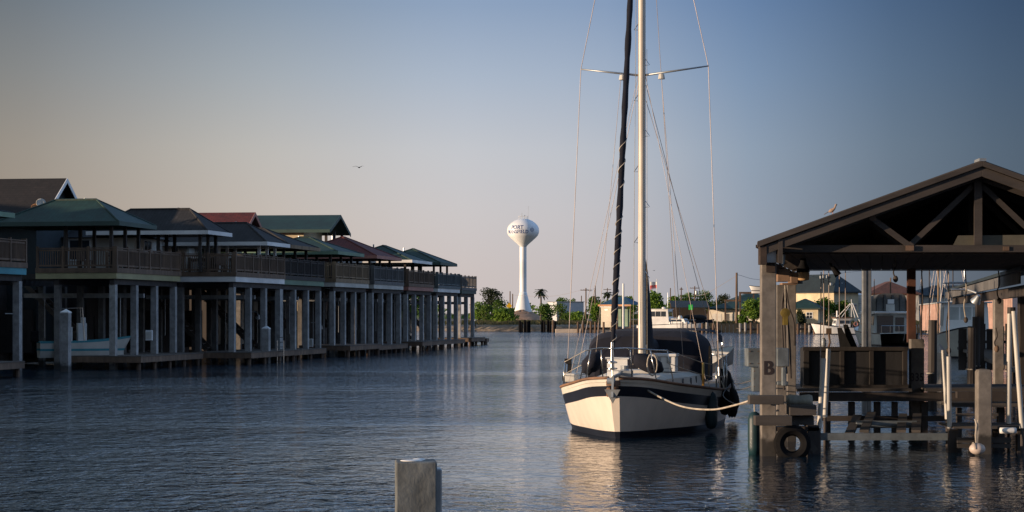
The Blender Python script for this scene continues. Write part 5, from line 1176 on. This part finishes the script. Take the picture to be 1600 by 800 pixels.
q.tube([(-6.1, -1.6, 1.8), (-6.1, 1.6, 1.8)], .025, 5); q.build('stern_rail', K['steel'], t)
# lobster style boat with wheelhouse on the right
c = W(1530, 490, 124); t = motor_boat('trawler', 'weathered white trawler with square wheelhouse windows behind the guide poles', (c.x, 128, 0), R(-100), 9, 3.6, 2.0, 1.4, K['offwhite'])
cabin(t, -2.6, 1.6, 1.5, 1.3, 3.6, 'white', 3, slant=.2, over=.3, gl=.5, wm2='pale_blind'); q = MB(); q.tube([(0, 0, 3.7), (0, 0, 6)], .06, 6); q.tube([(0, -1, 5.0), (0, 1, 5.0)], .03, 5); q.build('mast', K['galv'], t)
q = MB(); 
for x in (-2.2, .8):
    for y in (-1.2, 1.2): q.tube([(x, y, 3.69), (x, y, 4.9)], .03, 5)
q.box((-2.4, -1.35, 4.9), (1.0, 1.35, 4.97)); q.build('hardtop', K['galv'], t)
# skiff under the green pavilion house
c = rowp(5, 1.6); t = motor_boat('skiff', 'small white skiff with teal side and console hoisted under the green pavilion house', (W(130, 0, 101).x, 101, .95), R(20), 4.6, 1.8, .75, .5, K['offwhite'], stripe='tealf')
q = MB(); q.box((-1.25, -.4, .45), (-.6, .4, 1.25)); q.box((-.3, -.3, .45), (.15, .35, 1.45)); q.box((-.1, -.25, 1.46), (.1, .3, 1.75)); q.build('console', K['white'], t, bevel=.02)
q = MB()
for y in (-.5, .5): q.tube([(-1.4, y, .5), (-1.35, y, 2.2), (-.1, y*.9, 2.25), (0, y, .5)], .03, 6)
q.tube([(-1.35, -.5, 2.2), (-1.35, .5, 2.2)], .03, 6); q.tube([(-.1, -.45, 2.25), (-.1, .45, 2.25)], .03, 6); q.build('frame', K['steel'], t)
q = MB(); q.cbox((-2.5, 0, .75), (.4, .35, .6)); q.cbox((-2.55, 0, .2), (.18, .12, .8)); q.build('outboard_motor', K['black'], t, bevel=.05)

# ---------------------------------------------------------------- right side beyond the boathouse
K['rrust'] = mat('rust_brown_roof', (.15, .06, .038), .8, .3, 3, brick=(.4, .2, .02))
t = hip_house('cream house with large dark teal hip roof seen through the boathouse', 1303, 1346, 456, 429, 318, 13.5, 'cream', 'rteal', wins=3, doors=0, rz=32)
o_roof = [k for k in kids(t) if k.name.startswith('roof')][0]
for px, py in ((1272, 436), (1280, 435), (1287, 435), (1270, 447), (1291, 447)):
    p = Vector(((px-1268)*.11, 0, W(px, py, 322).z)); q = MB(); q.cbox((p.x, 1.0+(447-py)*.25, p.z+.3), (.3, .3, .45)); q.build('vent', K['galv'], o_roof)
hip_house('low cream building with green roof below the teal roofed house', 1225, 1275, 482, 467, 312, 6, 'cream', 'rgreen', wins=2, doors=1, rz=-22)
for i, (px, top, r_) in enumerate(((1325, 460, 1.05), (1342, 459, 1.15))):
    t = at_thing('tank', ['left white storage tank seen through the boathouse', 'right white storage tank partly behind the steel post'][i], 'tank', px, 325, .8, group='white storage tanks'); h = W(0, top, 325).z-.8; q = MB(); q.lathe([(r_, 0), (r_, h-.2), (r_*.6, h), (.05, h+.12)], n=24); q.build('shell', K['white'], t, smooth='auto')
    for k in range(3): q = MB(); q.lathe([(r_+.005, h*.3*k+.5), (r_+.03, h*.3*k+.52), (r_+.03, h*.3*k+.58), (r_+.005, h*.3*k+.6)], n=24); q.build('band', K['galv'], t)
hip_house('house with red brown roof seen through the boathouse right of the yacht pole', 1358, 1436, 459, 440, 345, 12, 'offwhite', 'rrust', wins=2, doors=0)
hip_house('long building with dark blue roof at the right seen through the boathouse', 1424, 1560, 462, 446, 350, 12, 'offwhite', 'rteal', wins=5, doors=0)
K['pinkm'] = mat('corrugated_pale_sheet', (.62, .38, .30), .55, .12, 2, brick=(.35, 30, .02, (R(90), 0, 0)))
t, w_, z1 = wall_house('pink sunlit corrugated shed with sloping top edge seen through the boathouse', 1438, 1580, 477, 503, 264, 7, K['pinkm'], 'shed', 'shed', slope=1.3, rz=-26)
t = thing('steel_post', 'pair of tall grey blue steel posts standing behind the panelled box', 'post', W(1355, 490, 56)); t.location.z = 0
q = MB(); q.box((-.13, 0, -1), (-.012, .2, W(0, 418, 56).z)); q.build('post', K['galv'], t, bevel=.015); q = MB(); q.box((.0, .02, -1), (.13, .22, W(0, 418, 56).z)); q.build('post', K['galv'], t, bevel=.015)
# neighbouring covered slip
nb = thing('covered_slip', 'neighbouring covered slip with low green grey roof at the right edge', 'boathouse', (13.6, 51, 0))
d = Vector((8, 43, 0)).normalized(); r_ = Vector((d.y, -d.x, 0)); zE = 4.0
q = MB(); q.prism([Vector((0, 0, zE))-d*3-r_*.3, Vector((0, 0, zE))+d*44-r_*.3, Vector((0, 0, zE+1.3))+d*44+r_*6, Vector((0, 0, zE+1.3))-d*3+r_*6], (0, 0, .1)); q.build('roof', K['rteal'], nb)
q = MB(); a = Vector((0, 0, zE-.2)); q.beam(a-d*3-r_*.33, a+d*44-r_*.33, .05, .3); q.build('fascia', K['greywood'], nb); q = MB(); q.beam(a-d*2.8+Vector((0, 0, -.3)), a+d*43+Vector((0, 0, -.3)), .15, .3); q.build('eave_beam', K['darkwood'], nb)
for i in range(3):
    for k in (0, 5.2):
        p = d*(i*10.4)+r_*k; q = MB(); q.box((p.x-.14, p.y-.14, -1.2), (p.x+.14, p.y+.14, zE-.65 if k == 0 else zE+.7)); q.build('post', K['darkwood'] if i != 1 else K['pile2'], nb, bevel=.01)
q = MB()
for i in range(16):
    p = d*38+r_*(i*.42); q.box((p.x, p.y, .3), (p.x+.38, p.y+.05, 2.2+.12*(i % 3)))
wq = MB(); wq.v = q.v; wq.f = q.f; wq.m = q.m
for z_ in (.7, 1.6):
    wq.beam(d*38+Vector((0, .1, z_)), d*38+r_*6.9+Vector((0, .1, z_)), .06, .12)
wq.build('board_screen', K['darkwood'], nb)
q = MB(); q.beam(Vector((0, 0, 1.2))+r_*.8-d*1.5, Vector((0, 0, 1.2))+r_*.8+d*44, 1.2, .12); q.build('walkway', K['dockwood'], nb)
for i, (px, Y, top, bot) in enumerate(((1517, 62, 512, 590), (1579, 60, 480, 600), (1524, 66, 495, 560), (1456, 58, 500, 600))):
    t = at_thing('piling', ['brown timber piling left of the trawler windows', 'brown timber piling right of the square concrete one', 'thin orange brown piling right of the lamp', 'brown piling beside the left pair of guide poles'][i], 'piling', px, Y, group='timber pilings between the slips')
    q = MB(); q.tube([(0, 0, -1), (.03, 0, W(0, top, Y).z)], [.15, .13], 9); q.build('post', K['darkwood'], t, smooth='auto'); q = MB(); q.tube([(0, -.15, 1.1), (.16, 0, 1.1), (0, .15, 1.1), (-.16, 0, 1.1), (0, -.15, 1.1)], .02, 5); q.build('rope', K['rope'], t)
t = at_thing('piling', 'pale pointed piling standing in the water between yacht and trawler', 'piling', 1468, 62); q = MB(); q.lathe([(.26, -1), (.26, W(0, 551, 62).z), (.02, W(0, 537, 62).z)], n=4); q.build('post', K['pile'], t)
for i, (px, top, bot, Y) in enumerate(((1466, 425, 500, 190), (1470, 424, 500, 196), (1452, 415, 510, 150), (1489, 410, 515, 140), (1440, 410, 510, 150))):
    t = at_thing('boat_mast', ['tan mast left of its pair above the pink shed', 'grey mast right of its pair above the pink shed', 'thin dark mast crossing the pink shed', 'thin leaning mast in front of the trawler', 'thin dark mast beside the rusty post'][i], 'mast', px, Y, .8, group='masts in the small harbour')
    q = MB(); h = W(0, top, Y).z+2; q.tube([(0, 0, -1.5), (0, 0, h)], .09 if i < 2 else .04, 8); q.build('pole', K['tanwood'] if i == 0 else (K['galv'] if i == 1 else K['darkwood']), t)
    q = MB(); q.tube([(0, 0, h), (1.6, 0, 0)], .015, 4); q.tube([(0, 0, h), (-1.4, 0, 0)], .015, 4); q.build('stay', K['wire'], t)
t = at_thing('sling', 'dark lifting slings hanging behind the panelled box', 'sling', 1314, 52, 0); q = MB(); z = lambda y: W(0, y, 52).z
q.prism([(-.1, 0, z(512)), (.02, 0, z(512)), (.3, 0, z(545)), (-.02, 0, z(545))], (0, .03, 0)); q.prism([(.08, .1, z(507)), (.2, .1, z(507)), (.48, .1, z(545)), (.2, .1, z(545))], (0, .03, 0)); q.build('strap', K['blackcloth'], t); q = MB(); q.tube([(-.04, .02, z(423)), (-.04, .02, z(512))], .012, 5); q.tube([(.14, .12, z(423)), (.14, .12, z(507))], .012, 5); q.build('cable', K['wire'], t)
t = at_thing('lift_hook', 'rusty hook and turnbuckle on a chain above the panelled box', 'hook', 1295, 49, 0); z = lambda y: W(0, y, 49).z
q = MB(); q.tube([(0, 0, z(423)), (0, 0, z(512))], .012, 5); q.build('chain', K['wire'], t); q = MB(); q.cbox((0, 0, z(517)), (.13, .08, .14)); q.tube([(0, 0, z(521)), (.03, 0, z(535)), (-.01, 0, z(543))], .025, 6); q.build('hook', K['pilebrown'], t)
t = at_thing('lift_hook', 'dark block hanging on a cable left of the rusty hook', 'hook', 1287, 47.5, 0); z = lambda y: W(0, y, 47.5).z
q = MB(); q.tube([(0, 0, z(423)), (0, 0, z(530))], .012, 5); q.build('chain', K['wire'], t); q = MB(); q.ell((0, 0, z(536)), (.07, .05, .14), 10, 8); q.build('block', K['galv'], t)
for i, (px, py, Y) in enumerate(((1526, 468, 58), (28, 500, 94), (403, 495, 117), (501, 511, 130))):
    t = at_thing('floodlight', ['white funnel floodlight under the neighbouring covered slip', 'floodlight at the far left under the teal edged house', 'floodlight on a post under the tan eaved house', 'floodlight on a post of the tan railed house'][i], 'floodlight', px, Y, W(0, py, Y).z, group='dock floodlights')
    q = MB(); q.lathe([(.05, .16), (.07, .13), (.16, -.09), (.13, -.09)], n=14); b_ = q.build('shade', K['galv'], t, smooth='auto'); b_.rotation_euler = (R(35), R(20), 0); q = MB(); q.lathe([(.02, .0), (.125, -.085), (.02, -.1)], n=12); g_ = q.build('lens', K['white'], t); g_.rotation_euler = (R(35), R(20), 0)
    q = MB(); q.tube([(0, 0, .2), (-.2, .3, .3), (-.7, .3, .3)], .03, 6); q.build('arm', K['galv'], t)
# white capped free standing pilings in front of the left row
for i, (px, top, bot, Y) in enumerate(((103, 483, 560, 95.5), (416, 509, 557, 112))):
    t = at_thing('piling', ['square piling with white pyramid cap in front of the small skiff', 'square piling with white cap at the dock of the two grey roofs'][i], 'piling', px, Y, 0, R(-10), 'white capped pilings'); h = W(0, top, Y).z
    q = MB(); q.box((-.2, -.2, -1), (.2, .2, h-.2)); q.build('post', K['pile'], t); q = MB(); q.lathe([(.3, h-.2), (.3, h-.14), (.02, h)], n=4); 
    for v in q.v: v[:] = Matrix.Rotation(R(45), 3, 'Z')@v
    q.build('cap', K['white'], t)
for i, (px, py, Y) in enumerate(((233, 524, 103), (485, 534, 128))):
    t = at_thing('utility_box', ['small white utility box on a post right of the small skiff', 'white utility box standing on the dock of the tan eaved house'][i], 'box', px, Y, W(0, py+8, Y).z); q = MB(); q.box((-.18, -.12, 0), (.18, .12, .55)); q.build('body', K['white'], t, bevel=.02); q = MB(); q.box((-.13, -.14, .1), (.13, -.121, .45)); q.build('door', K['offwhite'], t)
t = at_thing('dock_ladder', 'metal ladder hanging down the dock edge in the middle of the left row', 'ladder', 438, 113, 0, ROWROT-R(90)); q = MB(); zt = W(0, 532, 113).z
for x in (-.2, .2): q.tube([(x, -.0, -.4), (x, 0, zt)], .03, 6)
for k in range(6): q.tube([(-.2, 0, .1+k*.28), (.2, 0, .1+k*.28)], .02, 6)
q.build('frame', K['steel'], t)
# satellite dishes on the roof edge
for i, (px, py) in enumerate(((56, 326), (64, 318))):
    t = at_thing('satellite_dish', ['lower left tan satellite dish at the roof edge of the green pavilion', 'upper right pale satellite dish at the roof edge of the green pavilion'][i], 'satellite dish', px, 106.5, W(0, py, 106.5).z, group='satellite dishes')
    q = MB(); q.lathe([(.02, 0), (.2, .03), (.36, .12), (.37, .14), (.2, .06), (.02, .03)], n=18); b_ = q.build('dish', K['orangef'] if i == 0 else K['offwhite'], t, smooth=True); b_.rotation_euler = (R(65), R(25), 0); q = MB(); q.tube([(0, 0, 0), (.05, .1, -.5), (.05, .1, -1.4)], .03, 6); q.tube([(0, 0, 0), (.1, -.4, .15)], .015, 5); q.build('mount', K['galv'], t); t.scale = (.72, .72, .72)
# deck chairs and tables standing on the balconies
def deck_chair():
    t = thing('deck_chair', 'deck chair', 'chair', (0, 0, 0), 0, 'deck chairs on the balconies')
    q = MB(); q.box((-.28, -.28, .38), (.28, .28, .43)); q.build('seat', K['deckwood'], t); q = MB(); q.box((-.28, .24, .44), (.28, .29, 1.05)); q.build('backrest', K['deckwood'], t)
    for x in (-.25, .25):
        for y in (-.25, .25): q = MB(); q.box((x-.03, y-.03, 0), (x+.03, y+.03, .379)); q.build('leg', K['deckwood'], t)
    return t
ch = deck_chair(); first = True
for k, (c0, u, v, a, lab) in enumerate(((c3, .9, 1.2, 20, 'deck chair at the near corner of the white edged balcony'), (c3, 1.9, 2.6, 110, 'deck chair turned inwards on the white edged balcony'), (c3, 3.4, 1.4, -30, 'deck chair in the middle of the white edged balcony'), (c2, 1.5, 2.4, 60, 'deck chair on the yellow edged balcony under the green pavilion'), (c2, 3.2, 1.5, -60, 'second deck chair on the yellow edged balcony'), (c8, 2.2, 1.6, 40, 'deck chair on the grey green railed balcony'))):
    p = c0+UX*u+VI*v; p.z = ZF+.005
    if first: ch.location = p; ch.rotation_euler = (0, 0, R(a)); ch['label'] = lab; first = False
    else: copy_tree(ch, p, R(a), lab)
# birds in the air
def gull(label, loc, s_, rz):
    t = thing('gull', label, 'bird', loc, rz, 'birds in flight'); q = MB()
    q.tube([(-.25, 0, 0), (-.1, 0, .02), (.1, 0, .03), (.25, 0, .0)], [.02, .06, .06, .02], 8); q.build('body', K['darkwood'], t, smooth=True)
    for s2 in (-1, 1):
        q = MB(); q.loft([[(-.08, s2*.03, .03), (.1, s2*.03, .03)], [(-.06, s2*.3, .16), (.11, s2*.3, .17)], [(-.12, s2*.65, .1), (-.04, s2*.65, .1)]]); q.loft([[(-.08, s2*.03, .015), (.1, s2*.03, .015)], [(-.06, s2*.3, .145), (.11, s2*.3, .155)], [(-.12, s2*.65, .09), (-.04, s2*.65, .09)]]); q.build('wing', K['darkwood'], t)
    t.scale = (s_,)*3
gull('dark bird gliding alone in the open sky left of the water tower', W(561, 262, 150), .8, R(75))
gull('tiny bird flying low just right of the mast above the trees', W(1022, 423, 200), .34, R(40))
